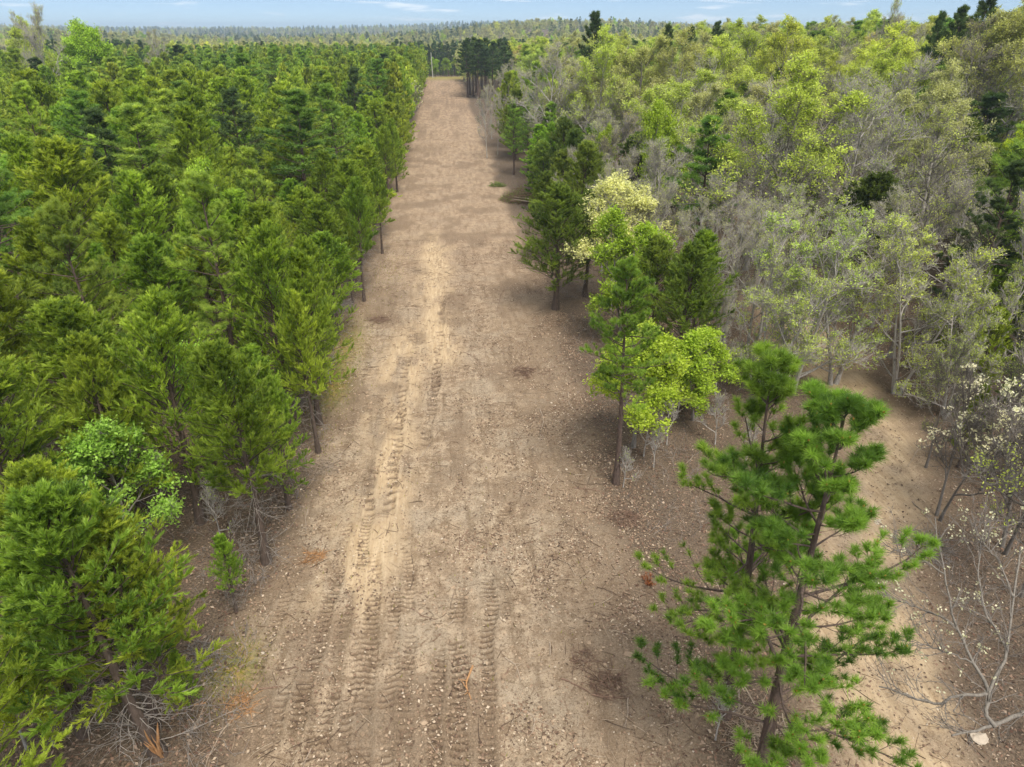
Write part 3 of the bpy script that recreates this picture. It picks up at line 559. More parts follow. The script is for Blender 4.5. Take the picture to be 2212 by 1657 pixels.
put('oak_tree', pr('bud', 0), G(2040, 900), 9.0, 'soft green budding tree before the bare woods at right', 'oak', 2.0, mat='bud_green', wide=1.1)
for i, (u, v, h, w, lab) in enumerate([(1560, 745, 9.0, 0.8, 'bare grey tree above the low lime leafy tree'), (1490, 700, 9.0, 0.8, 'bare grey tree behind the dark olive cedar'), (1410, 660, 9.5, 0.8, 'bare grey tree just right of the cream blossoming tree'), (1640, 730, 9.0, 0.85, 'bare grey tree behind the budding trees'), (1545, 850, 6.5, 0.7, 'low bare grey tree at the back of the low lime tree'), (1300, 590, 9.0, 0.8, 'bare grey tree behind the dark ragged cedar')]):
    put('oak_tree', pr(['oak_bare', 'oak_thin'][i % 2], i), G(u, v), h, lab, 'oak', 1.8, wide=w, mat='oak_pale')
put('oak_tree', pr('oak_bare', 0), G(1610, 790), 10.5, 'bare grey thicket tree behind the lime leafy trees', 'oak', 2.2, wide=0.85)
put('dogwood_tree', pr('dogwood'), G(2025, 1118), 6.8, 'white blossoming dogwood on leaning dark stems beside the side trail', 'dogwood', 1.8, mat='blossom', wide=1.0)
put('dogwood_tree', pr('dogwood'), G(2170, 1190), 7.5, 'white blossoming dogwood at the right border', 'dogwood', 1.8, mat='blossom', wide=1.1, rot=1.0)
put('dogwood_tree', pr('dogwood'), G(2180, 470, 9)[:2], 9, 'greyish white blossoming crown high on the right border', 'dogwood', 2.2, mat='blossom', wide=1.1, rot=3.0)
put('cedar_tree', pr('cedar_near', 1), G(2160, 980), 6.0, 'half hidden cedar behind the white dogwoods at the right', C0, 1.5, mat='cedar_dark')
put('cedar_tree', pr('cedar_near', 3), G(2070, 1010), 4.5, 'low cedar behind the leaning stems of the dogwood', C0, 1.2, mat='cedar')
for i, (u, v, h, w, lab) in enumerate([(2000, 1010, 7.0, 0.6, 'slender bare tree just right of the side trail'), (2120, 1060, 8.0, 0.6, 'slender bare tree between the dogwood and the right border'), (2205, 1290, 7.5, 0.6, 'dark bare tree at the right border above the corner oak')]):
    put('oak_tree', pr('oak_bare', 0), G(u, v), h, lab, 'oak', 1.2, wide=w, barkm='dark', mat='bud_green')
for i, (u, v, h, lab) in enumerate([(2085, 905, 6.5, 'dark cedar under the bare trees right of the side trail'), (2165, 870, 7.5, 'dark cedar at the right border under the pale trunked tree'), (2040, 820, 7.0, 'dark cedar deeper in the woods right of the side trail'), (2200, 1040, 6.0, 'dark cedar at the right border behind the second dogwood')]):
    put('cedar_tree', pr('cedar_near', i), G(u, v), h, lab, C0, 1.5, mat='cedar_dark' if i % 2 else 'cedar', wide=1.1)
put('oak_tree', pr('oak_bare', 0), G(2120, 880), 12.0, 'pale trunked bare tree at the right border above the dogwoods', 'oak', 2.2, wide=0.8)
for i, (u, v, h, w) in enumerate([(1052, 342, 11.0, 0.55), (1075, 335, 10.0, 0.5), (1062, 300, 10.5, 0.55)]):
    put('oak_tree', pr('oak_bare' if i < 2 else 'oak_thin', i), G(u, v), h, ['slim bare grey tree at the far right clearing edge, nearest of three', 'slim bare grey tree close behind the nearest of three', 'slim grey tree with pale buds, farthest of three bare ones'][i], 'oak', 1.6, wide=w, mat='oak_pale')
for i, (u, v, h) in enumerate([(1110, 378, 10.5), (1140, 372, 10.0), (1172, 384, 9.2), (1205, 396, 8.0)]):
    put(['pine_tree', 'pine_tree', 'cedar_tree', 'cedar_tree'][i], pr(['pine_mid', 'pine_mid', 'cedar_near', 'cedar_near'][i], i), G(u, v), h, ['dark pine at the right clearing edge beyond the brush pile', 'second dark pine beyond the brush pile, one step in', 'dark cedar behind the brush pile beside the two pines', 'lower dark cedar directly behind the brush pile'][i], [C1, C1, C0, C0][i], 1.5, mat=['pine', 'pine', 'cedar_dark', 'cedar_dark'][i])
FARPINES = [(7.6, 252, 16.4, 'nearest the dirt'), (10.8, 246, 16.8, 'second from the dirt'), (8.8, 262, 17.0, 'behind the first two'), (12.6, 256, 16.6, 'in its middle'), (15.8, 250, 16.2, 'in its right half'), (11.2, 270, 17.2, 'at its back left'), (18.6, 243, 15.0, 'lower at its right'), (14.4, 266, 17.0, 'at its very back'), (21.4, 247, 13.5, 'lowest at its right side'), (18.4, 260, 16.8, 'behind its right half'), (21.6, 264, 16.0, 'at its back right'), (9.6, 256, 15.8, 'tucked between the first ones'), (13.2, 247, 14.6, 'short in its front middle')]
for i, (x, y, h, w) in enumerate(FARPINES):
    put('pine_tree', pr('pine_tall', i), (x, y), h, 'tall pine in the dark clump at the far end, %s' % w, C1, 1.5, mat='pine_dark', group='pine clump at the far end of the clearing', wide=1.5)
for i, (x, y, h, m, lab) in enumerate([(13.5, 160, 10.5, 'oak_pale', 'grey budding tree between the slim bare trees and the far pine clump'), (16.5, 176, 11.5, 'oak_pale', 'pale budding tree before the far pine clump'), (14.8, 196, 11.0, 'bud_green', 'soft green budding tree near the far pine clump'), (19.0, 214, 12.0, 'oak_pale', 'pale budding tree right of the far pine clump')]):
    put('oak_tree', pr('oak_thin' if i % 2 else 'oak_bare', i), (x, y), h, lab, 'oak', 2.2, mat=m, wide=0.9)
put('maple_tree', pr('leafy', 0), G(1240, 150, 12.5)[:2], 12.5, 'bright yellow green crown behind the dark pines right of the clearing', 'maple', 3.5, mat='lime_yellow', wide=0.95)
OAKS = [  # top in the photograph, height, build, colour, what it looks like
    (1700, 192, 16, 'oak_full', 'oak_yellow', 'broad yellow green oak crown in the middle of the right woods', 1.15),
    (1500, 195, 14, 'oak_full', 'oak_pale', 'pale budding oak left of the broad yellow green oak', 1.0),
    (1865, 112, 16.5, 'oak_full', 'oak_yellow', 'great round yellow topped oak at the far right of the woods', 1.0),
    (1985, 118, 16.5, 'oak_full', 'oak_yellow', 'round yellow topped oak joined to the great round one', 0.9),
    (2060, 190, 15, 'oak_full', 'oak_pale', 'pale yellow oak bordering the dark evergreens at right', 0.9),
    (1620, 60, 17.5, 'oak_full', 'oak_yellow', 'yellow green oak with upright top against the far woods', 0.85),
    (1690, 78, 16.5, 'oak_full', 'oak_yellow', 'yellow oak crown beside the one with upright top', 0.9),
    (1190, 100, 16, 'oak_thin', 'oak_pale', 'pale oak with dark spreading limbs behind the yellow green crown', 1.0),
    (1290, 92, 16, 'oak_full', 'oak_yellow', 'yellow olive oak near the lone skyline pine', 0.9), (1370, 85, 16.5, 'oak_full', 'oak_olive', 'olive oak crown between the pale oaks and the skyline', 0.95),
    (1460, 95, 16.5, 'oak_full', 'oak_olive', 'olive brown oak right of the skyline pine', 0.95), (1540, 85, 16.5, 'oak_full', 'oak_yellow', 'yellow green oak before the dark skyline pines', 0.95),
    (1350, 205, 12.3, 'oak_thin', 'oak_yellow', 'olive budding oak behind the bright crown by the clearing', 0.9), (1395, 228, 12, 'oak_thin', 'oak_orange', 'orange tinged oak crown in the right woods', 0.8),
    (1300, 250, 11, 'oak_thin', 'oak_pale', 'half bare oak behind the dark pines at the clearing edge', 0.9), (1580, 265, 12, 'oak_thin', 'oak_pale', 'grey half bare oak below the broad yellow oak', 1.0),
    (1700, 300, 10.5, 'oak_bare', 'oak_pale', 'bare grey oak over the pinkish open ground', 1.0), (1850, 270, 11.5, 'oak_thin', 'oak_olive', 'half bare oak below the great round oak', 1.0),
    (2000, 300, 10.5, 'oak_bare', 'oak_pale', 'grey spreading bare oak beside the dark evergreens', 1.05), (1440, 310, 11.0, 'oak_bare', 'oak_pale', 'bare grey oak over the cream blossoming tree', 1.0),
    (1350, 330, 9.5, 'oak_bare', 'oak_pale', 'bare grey oak behind the cream blossoming tree', 0.9), (1570, 400, 9.8, 'oak_bare', 'oak_pale', 'bare grey oak thicket right of the cream tree', 0.95),
    (1700, 420, 10, 'oak_thin', 'bud_green', 'half bare oak with soft green tips over the budding trees', 0.9), (1950, 430, 9.5, 'oak_thin', 'oak_pale', 'half bare oak above the right hand budding tree', 0.95), (2110, 400, 10, 'oak_bare', 'oak_pale', 'bare pale oak near the right border', 0.9),
    (2150, 32, 17, 'oak_full', 'oak_olive', 'brownish yellow oak on the skyline at the upper right corner', 0.9), (2200, 20, 18, 'oak_full', 'oak_olive', 'brownish oak at the very corner of the upper right', 0.9),
    (2080, 65, 15.5, 'oak_thin', 'oak_olive', 'brown half bare oak below the upper right skyline pines', 0.9), (1895, 35, 19.5, 'oak_thin', 'bud_green', 'thin green tree rising alone over the right skyline', 0.45), (1925, 50, 18, 'oak_bare', 'oak_pale', 'wispy bare tree beside the thin green one on the skyline', 0.6)]
for i, (u, v, h, b, m, lab, w) in enumerate(OAKS):
    if v < 125: P, h = SKYL(u, v, (118 if v < 75 else 104) if u < 2000 else 92)
    else:
        zz = h
        for _ in range(6): P = G(u, v, zz); zz = min(h + float(land(P[0], P[1])), 18.5)
    put('oak_tree', pr(b, i), P, h, lab, 'oak', 3.4 * w, mat=m, wide=w * 1.18, barkm=not('bare' in b or i % 3))
for i, (u, v, d, w, lab) in enumerate([(1272, 42, 125, 1.0, 'lone dark pine rising over the right woods against far hills'), (1432, 60, 140, 0.8, 'dark pine top behind the yellow green oaks'), (1480, 62, 150, 0.8, 'dark pine in the row behind the oaks'), (1530, 55, 150, 0.9, 'dark pine at the right end of the row behind the oaks'), (2000, 45, 110, 0.7, 'dark skyline pine, left of the pair at upper right'), (2032, 38, 108, 0.9, 'dark skyline pine, right of the pair at upper right'), (2090, 18, 100, 0.9, 'tallest dark pine on the upper right skyline')]):
    P, h = SKYL(u, v, d)
    put('pine_tree', pr('pine_tall', i), P, h, lab, C1, 2.5, mat='pine_dark', wide=w)

for i, (x, y, h, k, m, lab) in enumerate([(12.6, 70, 9.5, 'oak_bare', 'oak_pale', 'bare grey tree between the ragged cedar and the brush pile'), (13.5, 80, 10, 'cedar_near', 'cedar_dark', 'dark cedar right of the brush pile'), (12.8, 91, 9.5, 'cedar_near', 'cedar_fresh', 'green cedar right behind the brush pile'), (14.5, 101, 11, 'pine_mid', 'pine', 'green pine one row in behind the brush pile'), (13.8, 122, 11.5, 'pine_mid', 'pine', 'green pine just beyond the two dark pines'), (14.2, 135, 10.5, 'oak_thin', 'oak_pale', 'pale budding tree behind the slim bare trees'), (11.8, 142, 9.5, 'oak_bare', 'oak_pale', 'bare grey tree past the slim bare trees')]):
    put({'o': 'oak_tree', 'c': 'cedar_tree', 'p': 'pine_tree'}[k[0]], pr(k, i), (x, y), h, lab, {'o': 'oak', 'c': C0, 'p': C1}[k[0]], 1.7, mat=m, wide=1.15 if k[0] != 'o' else 0.8)
# ---- the rest of both woods
rng = np.random.default_rng(7)
def fill():
    cand = []
    def free(x, y, r, lst):
        for a, b, c in lst:
            if (a - x) ** 2 + (b - y) ** 2 < (0.75 * (r + c)) ** 2: return False
        return True
    grid = {}
    def near_ok(x, y, r):
        i, j = int(x // 6), int(y // 6)
        for a in range(i - 1, i + 2):
            for b in range(j - 1, j + 2):
                for (p, q, c) in grid.get((a, b), ()):
                    if (p - x) ** 2 + (q - y) ** 2 < (0.78 * (r + c)) ** 2: return False
        return True
    def add(x, y, r): grid.setdefault((int(x // 6), int(y // 6)), []).append((x, y, r))
    for a, b, c in PLACED: add(a, b, c)
    def seen(x, y, h):
        u, v, d = proj(x, y, h); u2, v2, d2 = proj(x, y, 0)
        return d > 2 and -300 < u < 2520 and (v < 2100) and y > 9
    n = 60000
    # left wood: x < -8.3
    X = -8.4 - 330 * rng.random(n) ** 1.6; Y = 8 + 400 * rng.random(n) ** 1.5
    for x, y in zip(X, Y):
        if not seen(x, y, 8): continue
        d = math.hypot(x, y); edge = -8.4 - x
        q = fbm(np.array(x / 30), np.array(y / 30), 91, 2)
        pp = 0.05 + 0.18 * smooth(0.47, 0.64, q) * smooth(20, 50, d) + 0.30 * smooth(190, 280, d)
        kind = 'pine' if rng.random() < pp and edge > 3 else 'cedar'
        if rng.random() < 0.012 and d > 45: kind = 'lime'
        if rng.random() < 0.05 * smooth(-70, -130, x): kind = 'oak'
        r = {'pine': 2.4, 'cedar': 2.2, 'lime': 2.2, 'oak': 3.4}[kind] * (1 + 0.22 * float(smooth(2, 18, edge)))
        if y > 345 and x > -22: continue
        if math.hypot(x + 17.2, y - 45.0) < 3.0: continue
        if y < 27 and x > -12.5: continue
        if near_ok(x, y, r): add(x, y, r); cand.append((d, x, y, kind, 'L'))
    # right wood
    X = 8.6 + 330 * rng.random(n) ** 1.5; Y = 14 + 400 * rng.random(n) ** 1.4
    for x, y in zip(X, Y):
        if not seen(x, y, 8): continue
        if y < 62 and trail_d(np.array(x), np.array(y)) < 3.6: continue
        d = math.hypot(x, y)
        if y < 40 and x < 20: continue
        if y < 66 and x < 17: continue
        if y < 30 and x < 17.5: continue
        if y > 345 and x < 22: continue
        if 148 < y < 275 and x < 21 + 0.03 * (y - 148): continue
        low = False
        if 60 < y <= 148 and x < 11.5: continue
        low = 60 < y <= 148 and x < 18
        th = math.atan2(x, y); ever = smooth(0.60, 0.68, th) * (1 - smooth(110, 140, d)) * smooth(45, 55, d)
        edge = x - 8.6
        if y > 60 and low: kind = rng.choice(['cedar', 'bare'], p=[.55, .45])
        elif edge < 5 and y > 60: kind = rng.choice(['pine', 'cedar', 'oak'], p=[.18, .16, .66])
        elif rng.random() < ever: kind = rng.choice(['cedar', 'pine', 'lime'], p=[.62, .25, .13])
        elif d > 150: kind = rng.choice(['pine', 'oak', 'lime', 'cedar'], p=[.28, .62, .05, .05])
        elif d < 62: kind = rng.choice(['bare', 'cedar'], p=[.75, .25])
        else: kind = rng.choice(['oak', 'pine', 'lime', 'cedar'], p=[.86, .04, .04, .06])
        if math.hypot(x - 37, y - 74) < 6: continue
        r = {'pine': 2.2, 'cedar': 2.0, 'lime': 2.2, 'oak': 4.1, 'bare': 3.0}[kind]
        if near_ok(x, y, r): add(x, y, r); cand.append((d, x, y, kind, 'R'))
    cand.sort()
    return cand
cand = fill()
used = {'cedar': sum(1 for o in bpy.data.objects if o.name.startswith('cedar_tree')), 'pine': sum(1 for o in bpy.data.objects if o.name.startswith('pine_tree')), 'oak': sum(1 for o in bpy.data.objects if o.name.startswith('oak_tree')), 'lime': 0}
rest = []
LAND_MARKS = [(o, p) for o in bpy.data.objects if o.get('label') for k, p in {
    'large pale green pine rising': 'large pale green pine', 'light green pine among cedars': 'light green pine near the left border', 'tall bushy pine at the left': 'tall bushy pine at the left border', 'pale tipped pine in': 'pale tipped pine in the left wood',
    'broad golden olive cedar': 'broad golden olive cedar', 'brightest lime green crown': 'lime crown on the left skyline', 'yellow green leafy crown among pines': 'yellow green crown at upper left', 'small yellow green crown in the middle': 'small yellow green crown at left', 'cream blossoming tree alone': 'cream blossoming tree by the far clearing',
    'round topped cedar just inside': 'round topped cedar by the clearing edge', 'tall cedar on a long straight': 'cedar with the long black trunk', 'bright yellow green crown behind': 'bright yellow green crown by the dark pines', 'broad yellow green oak crown': 'broad yellow green oak', 'great round yellow topped': 'great round yellow oak', 'orange tinged oak crown': 'orange tinged oak',
    'bare grey oak over the pinkish': 'bare oak over the open ground', 'pale oak with dark spreading': 'pale oak with dark spreading limbs', 'grey spreading bare oak': 'grey spreading oak by the evergreens', 'lone dark pine rising': 'lone skyline pine', 'tallest dark pine on the upper': 'tallest skyline pine at upper right', 'soft green budding tree right': 'budding tree right of the side trail', 'second dark pine beyond': 'two dark pines beyond the brush pile'}.items() if o['label'].startswith(k)]
LM = [(*proj(o.location[0], o.location[1], o.location[2] + 10.0)[:2], p) for o, p in LAND_MARKS]
ORD = ['nearest', 'second', 'third', 'fourth', 'fifth', 'sixth', 'seventh', 'eighth', 'ninth', 'tenth', 'eleventh', 'twelfth']
HUE = {'cedar': 'olive', 'cedar_fresh': 'fresh green', 'cedar_mid': 'mid green', 'cedar_dark': 'dark', 'pine': 'green', 'pine_light': 'pale green', 'pine_dark': 'dark', 'oak_yellow': 'yellow green', 'oak_pale': 'pale', 'oak_olive': 'olive', 'oak_orange': 'orange tinged', 'bud_green': 'soft green', 'lime': 'lime green', 'lime_yellow': 'yellow green'}
plan = []
for d, x, y, kind, side in cand:
    fam = 'oak' if kind == 'bare' else kind
    if used[fam] >= 290 or d > 260: rest.append((x, y, kind, side)); continue
    used[fam] += 1; i = int(rng.integers(0, 9)); bk = False
    if kind == 'cedar':
        h = rng.uniform(6.9, 10.9) * (0.9 if side == 'R' and d < 45 else 1) * (1 + (0.33 * float(smooth(2, 18, -8.4 - x)) if side == 'L' else 0)); w = rng.uniform(1.25, 1.7)
        mat = ('cedar_fresh' if rng.random() < 0.30 else 'cedar') if side == 'L' else (str(rng.choice(['cedar_dark', 'cedar_mid', 'cedar_fresh'], p=[.2, .4, .4])))
        a = ('cedar_tree', (pr('cedar_near', i % 2) if side == 'L' and x > -11.5 else pr('cedar_near', i)) if d < 75 else pr('cedar_mid', i)); cat = C0; noun = 'cedar'
    elif kind == 'pine':
        h = rng.uniform(11.5, 15) + (1.2 if d > 130 else 0); w = rng.uniform(1.3, 1.75); mat = str(rng.choice(['pine', 'pine_light', 'pine_dark'], p=[.55, .3, .15]) if side == 'L' else rng.choice(['pine', 'pine_light', 'pine_dark'], p=[.6, .2, .2]))
        a = ('pine_tree', pr('pine_near', 1 + i % 2) if d < 60 else pr('pine_mid', i)); cat = C1; noun = 'pine'
    elif kind == 'lime':
        h = rng.uniform(9.5, 12.5) if side == 'L' else rng.uniform(10, 14); w = rng.uniform(0.6, 0.8); mat = str(rng.choice(['lime', 'lime_yellow'])); a = ('maple_tree', pr('leafy', i)); cat = 'maple'; noun = 'leafy tree'
    else:
        b = 'oak_bare' if kind == 'bare' else str(rng.choice(['oak_full', 'oak_thin', 'oak_bare'], p=[.30, .25, .45] if d < 72 else [.55, .30, .15] if d < 110 else [.8, .2, 0])); h = rng.uniform(13, 16.5) if kind == 'oak' else rng.uniform(10, 13) * (0.8 if x < 18 else 1); w = rng.uniform(1.05, 1.4) if kind == 'oak' else rng.uniform(1.0, 1.3); bk = i % 2 == 0
        mat = str(rng.choice(['oak_yellow', 'oak_pale', 'oak_olive', 'oak_orange', 'bud_green'], p=[.52, .22, .14, .02, .10])); a = ('oak_tree', pr(b, i)); cat = 'oak'; noun = 'bare tree' if kind == 'bare' else 'oak'
    hue = 'grey' if kind == 'bare' else HUE[mat]; u, v, _ = proj(x, y, h + float(land(np.array(x), np.array(y)))); best = None
    for lu, lv, p in LM:
        dd = math.hypot(u - lu, v - lv)
        if dd < 260 and (best is None or dd < best[0]): best = (dd, u - lu, v - lv, p)
    rel = None
    if best and d < 130: rel = (hue, noun, ('left of' if best[1] < 0 else 'right of') if abs(best[1]) > 1.2 * abs(best[2]) else ('behind' if best[2] < 0 else 'in front of'), best[3])
    zone = ['front', 'middle', 'far'][0 if d < 45 else 1 if d < 80 else 2]
    plan.append((best[0] if best else 1e9, rel, zone, side, hue, noun, cat, a, (x, y), h, w, mat, bk))
seen_rel = {}
for dd, rel, zone, side, hue, noun, cat, a, xy, h, w, mat, bk in sorted(plan, key=lambda t: t[0]):
    n = seen_rel[rel] = seen_rel.get(rel, -1) + 1 if rel else None
    wood = 'the dense wood at left' if side == 'L' else 'the mixed wood at right'
    if rel and n < len(ORD): lab = '%s %s %s %s the %s' % (ORD[n], *rel)
    else: lab = '%s %s in the %s rows of %s' % (hue, noun, zone, wood)
    tree(a[0], a[1], xy, h, lab, cat, lean=(rng.normal() * 0.035, rng.normal() * 0.035), group='%s %ss in the %s rows of %s' % (hue, noun, zone, wood), mat=mat, wide=w, barkm=bk)

# ---- far woods that read as one mass
def scatter(name, pts, rot, scl, idx, protos, label, cat):
    c = bpy.data.collections.new(name + '_kinds')
    for k, (p, lc) in enumerate(protos):
        o = bpy.data.objects.new('%s_kind_%02d' % (name, k), far_mesh(p, lc)); c.objects.link(o)
    me = bpy.data.meshes.new(name); me.vertices.add(len(pts)); me.vertices.foreach_set('co', np.asarray(pts, np.float32).ravel())
    for nme, t, arr, f in (('rot', 'FLOAT', rot, 'value'), ('scl', 'FLOAT', scl, 'value'), ('idx', 'INT', idx, 'value')):
        a = me.attributes.new(nme, t, 'POINT'); a.data.foreach_set(f, np.asarray(arr, np.int32 if t == 'INT' else np.float32))
    o = obj(name, me, kind='stuff'); o['label'] = label; o['category'] = cat
    ng = bpy.data.node_groups.new(name, 'GeometryNodeTree'); ng.interface.new_socket('Geometry', in_out='INPUT', socket_type='NodeSocketGeometry'); ng.interface.new_socket('Geometry', in_out='OUTPUT', socket_type='NodeSocketGeometry')
    A = ng.nodes.new; L = ng.links; gi = A('NodeGroupInput'); go = A('NodeGroupOutput'); ip = A('GeometryNodeInstanceOnPoints'); ci = A('GeometryNodeCollectionInfo')
    ci.inputs['Collection'].default_value = c; ci.inputs['Separate Children'].default_value = True; ci.inputs['Reset Children'].default_value = True
    def na(nm, t): n = A('GeometryNodeInputNamedAttribute'); n.data_type = t; n.inputs['Name'].default_value = nm; return n.outputs['Attribute']
    cx = A('ShaderNodeCombineXYZ'); L.new(na('rot', 'FLOAT'), cx.inputs['Z'])
    L.new(gi.outputs[0], ip.inputs['Points']); L.new(ci.outputs['Instances'], ip.inputs['Instance']); ip.inputs['Pick Instance'].default_value = True
    L.new(na('idx', 'INT'), ip.inputs['Instance Index']); L.new(cx.outputs[0], ip.inputs['Rotation']); L.new(na('scl', 'FLOAT'), ip.inputs['Scale'])
    L.new(ip.outputs[0], go.inputs[0]); md = o.modifiers.new('scatter', 'NODES'); md.node_group = ng
    return o
jc = [cedar(101, 10, 2.3, nprim=60, nsec=7, nbl=7, bl=0.5, bw=0.20, fine=False, joined=True), cedar(102, 10, 2.9, nprim=60, nsec=7, nbl=7, bl=0.5, bw=0.20, fine=False, joined=True)]
jp = [pine(103, 15, 2.8, nwh=10, per=5, nsec=4, nter=2, nn=10, nl=0.5, nw=0.13, start=0.3, joined=True), pine(104, 16, 3.2, nwh=8, per=5, nsec=4, nter=2, nn=10, nl=0.55, nw=0.14, start=0.5, joined=True, top=0.6)]
jo = [hardwood(105, 15, 5.2, nl1=10, nl2=7, nl3=5, nl4=2, nleaf=9, ll=0.42, lw=0.24, clump=0.25, tw=0.02, joined=True), hardwood(106, 14, 5.0, nl1=10, nl2=8, nl3=6, nl4=2, nleaf=4, ll=0.35, lw=0.18, clump=0.2, tw=0.025, joined=True)]
KINDS = [(jc[0], 'cedar'), (jc[1], 'cedar'), (jp[0], 'pine'), (jp[0], 'pine_dark'), (jp[1], 'pine_dark'), (jo[0], 'oak_yellow'), (jo[0], 'oak_olive'), (jo[0], 'lime'), (jo[1], 'oak_pale'), (jo[1], 'oak_olive')]
FARM = {}
def far_mesh(p, lc):
    me0 = p.parts[0][1]; key = (me0.name, lc)
    if key not in FARM:
        me = me0.copy(); me.materials[1] = M.setdefault('far_' + lc, None) or foliage('far_' + lc, 0.32, 0.5, 0.02, fixed=LEAF[lc]); M['far_' + lc] = me.materials[1]; FARM[key] = me
    return FARM[key]
def rest_scatter(side, name, label):
    P, R, S, I = [], [], [], []
    for x, y, kind, sd in rest:
        if sd != side: continue
        z = float(land(np.array(x), np.array(y))); P.append((x, y, z)); R.append(rng.uniform(0, 6.28))
        if kind == 'cedar': I.append(rng.integers(0, 2)); S.append(rng.uniform(1.1, 1.4))
        elif kind == 'pine': I.append(rng.choice([2, 2, 2, 3])); S.append(rng.uniform(0.7, 0.98))
        elif kind == 'lime': I.append(7); S.append(rng.uniform(0.5, 0.8))
        else: I.append(rng.choice([5, 5, 6, 8, 9])); S.append(rng.uniform(0.8, 1.1))
    if P: scatter(name, P, R, S, I, KINDS, label, 'woods')
rest_scatter('L', 'distant_cedar_woods', 'dense evergreen treetops filling the far part of the left wood')
rest_scatter('R', 'distant_oak_woods', 'mixed budding treetops filling the far part of the right wood')
SKY_TOP = []
def far_forest():
    n = 26000; r = 395 + 5600 * rng.random(n) ** 2.3; th = rng.uniform(-0.72, 0.88, n)
    x = r * np.sin(th); y = r * np.cos(th); ok = ~((np.abs(x) < 24) & (y < 402)); x, y, r = x[ok], y[ok], r[ok]
    z = land(x, y); q = fbm(x / 160, y / 160, 201, 3); k = rng.random(len(x))
    ever = q > 0.55
    idx = np.where(ever, np.where(k < 0.5, 4, np.where(k < 0.85, 3, 2)), np.where(k < 0.20, 6, np.where(k < 0.45, 8, np.where(k < 0.80, 9, np.where(k < 0.86, 5, np.where(k < 0.89, 7, 4))))))
    s = rng.uniform(0.7, 1.1, len(x)) * (1 + 0.6 * smooth(900, 3500, r))
    SKY_TOP.append(float((z + 17 * s).max()))
    scatter('distant_forest', np.stack([x, y, z - 0.5], -1), rng.uniform(0, 6.28, len(x)), s, idx, KINDS, 'hazy wooded ridges reaching to the horizon', 'forest')
far_forest()

# ---- the far end of the clearing: hedge of dark cedars, bright shrubs, pole
for i, x in enumerate(np.arange(-17, 19, 2.6)):
    tree('cedar_tree', pr('cedar_mid', i), (x, 368 + 1.5 * math.sin(i * 2.1)), 3.2 + 0.6 * math.sin(i * 1.7), 'low dark cedar in the row across the far end of the clearing', C0, 'dark cedar row across the far end', mat='cedar_dark', wide=1.6)
for i, (x, y, h) in enumerate([(-9.5, 377, 8.2), (-4, 375, 8.0), (1.5, 377, 7.8), (7.5, 380, 11), (13, 378, 9.5)]):
    tree('maple_tree', pr('leafy', i), (x, y), h, 'bright green leafy tree behind the far cedar row, %s' % ['first from the left', 'right beside the pale pole', 'in the middle', 'tall and bluish green', 'last at right'][i], 'maple', mat='lime', wide=1.15)
for i, (x, y) in enumerate([(-14 + 3.3 * k, 405 + 7 * math.sin(k * 2.2)) for k in range(13)]):
    tree('pine_tree', pr('pine_tall', i), (x, y), 15.5 + 1.3 * math.sin(i * 2.3), 'tall dark pine in the far stand behind the pale pole', C1, 'far pine stand behind the pole', mat='pine_dark', wide=1.15)
def pole():
    P = G(935, 168); r = bpy.data.objects.new('utility_pole', None); COL.objects.link(r); r.location = P
    tag(r, 'slim pale utility pole standing beyond the far end of the clearing', 'pole')
    g = Geo(); tubes(g, np.array([[(0, 0, -0.5), (0, 0, 3), (0, 0, 7), (0, 0, 10.4)]], float), np.array([[0.17, 0.165, 0.15, 0.13]]), 10); g.add(np.array([(0.13 * math.cos(a), 0.13 * math.sin(a), 10.4) for a in np.arange(10) * 0.6283]), np.array([list(range(10))])); obj('pole_shaft', g.mesh('pole_shaft', M['concrete']), r)
    g = Geo(); tubes(g, np.array([[(0, 0, 10.35), (0, 0, 10.5), (0, 0, 10.62)]], float), np.array([[0.15, 0.15, 0.02]]), 10); obj('pole_cap', g.mesh('pole_cap', M['metal']), r); r.rotation_euler = (0, -0.035, 0)
pole()

# ------------------------------------------------------------------ things lying on the ground
def gz(x, y):
    """height of the ground with its roughness (without the tread marks)"""
    x = np.asarray(x, float); y = np.asarray(y, float)
    return land(x, y) + np.where((y < 60) & (np.abs(x) < 24), 0.14 * (fbm(x / 2.2, y / 2.2, 3, 5) - 0.5) + 0.09 * (fbm(x / 0.35, y / 0.35, 4, 3) - 0.5), 0)
def litter(name, n, area, size, mat, label, seed, thin=0.3, dens=None):
    rg = np.random.default_rng(seed); x = rg.uniform(area[0], area[1], n * 3); y = area[2] + (area[3] - area[2]) * rg.random(n * 3) ** 1.25
    if dens is not None:
        k = rg.random(n * 3) < dens(x, y); x, y = x[k], y[k]
    x, y = x[:n], y[:n]; n = len(x); z = gz(x, y) + 0.004 + 0.02 * rg.random(n); a = rg.uniform(0, 6.28, n); ti = rg.normal(size=n) * thin
    D = np.stack([np.cos(a), np.sin(a), ti], -1); g = Geo(); B = np.stack([x, y, z], -1); ln = size * rg.uniform(0.4, 1.5, n)
    S = np.stack([-np.sin(a), np.cos(a), rg.normal(size=n) * thin], -1); M_ = B + D * (ln * 0.5)[:, None] + UPV * (0.12 * ln)[:, None]; w = (ln * rg.uniform(0.10, 0.38, n))[:, None]
    V = np.stack([B, M_ + S * w, B + D * ln[:, None], M_ - S * w], 1); i = np.arange(n)[:, None] * 4
    g.add(V, np.concatenate([i + np.array([[0, 1, 3]]), i + np.array([[1, 2, 3]])]), np.repeat(rg.random(n), 4))
    o = obj(name, g.mesh(name, M[mat]), kind='stuff'); o['label'] = label; o['category'] = 'litter'
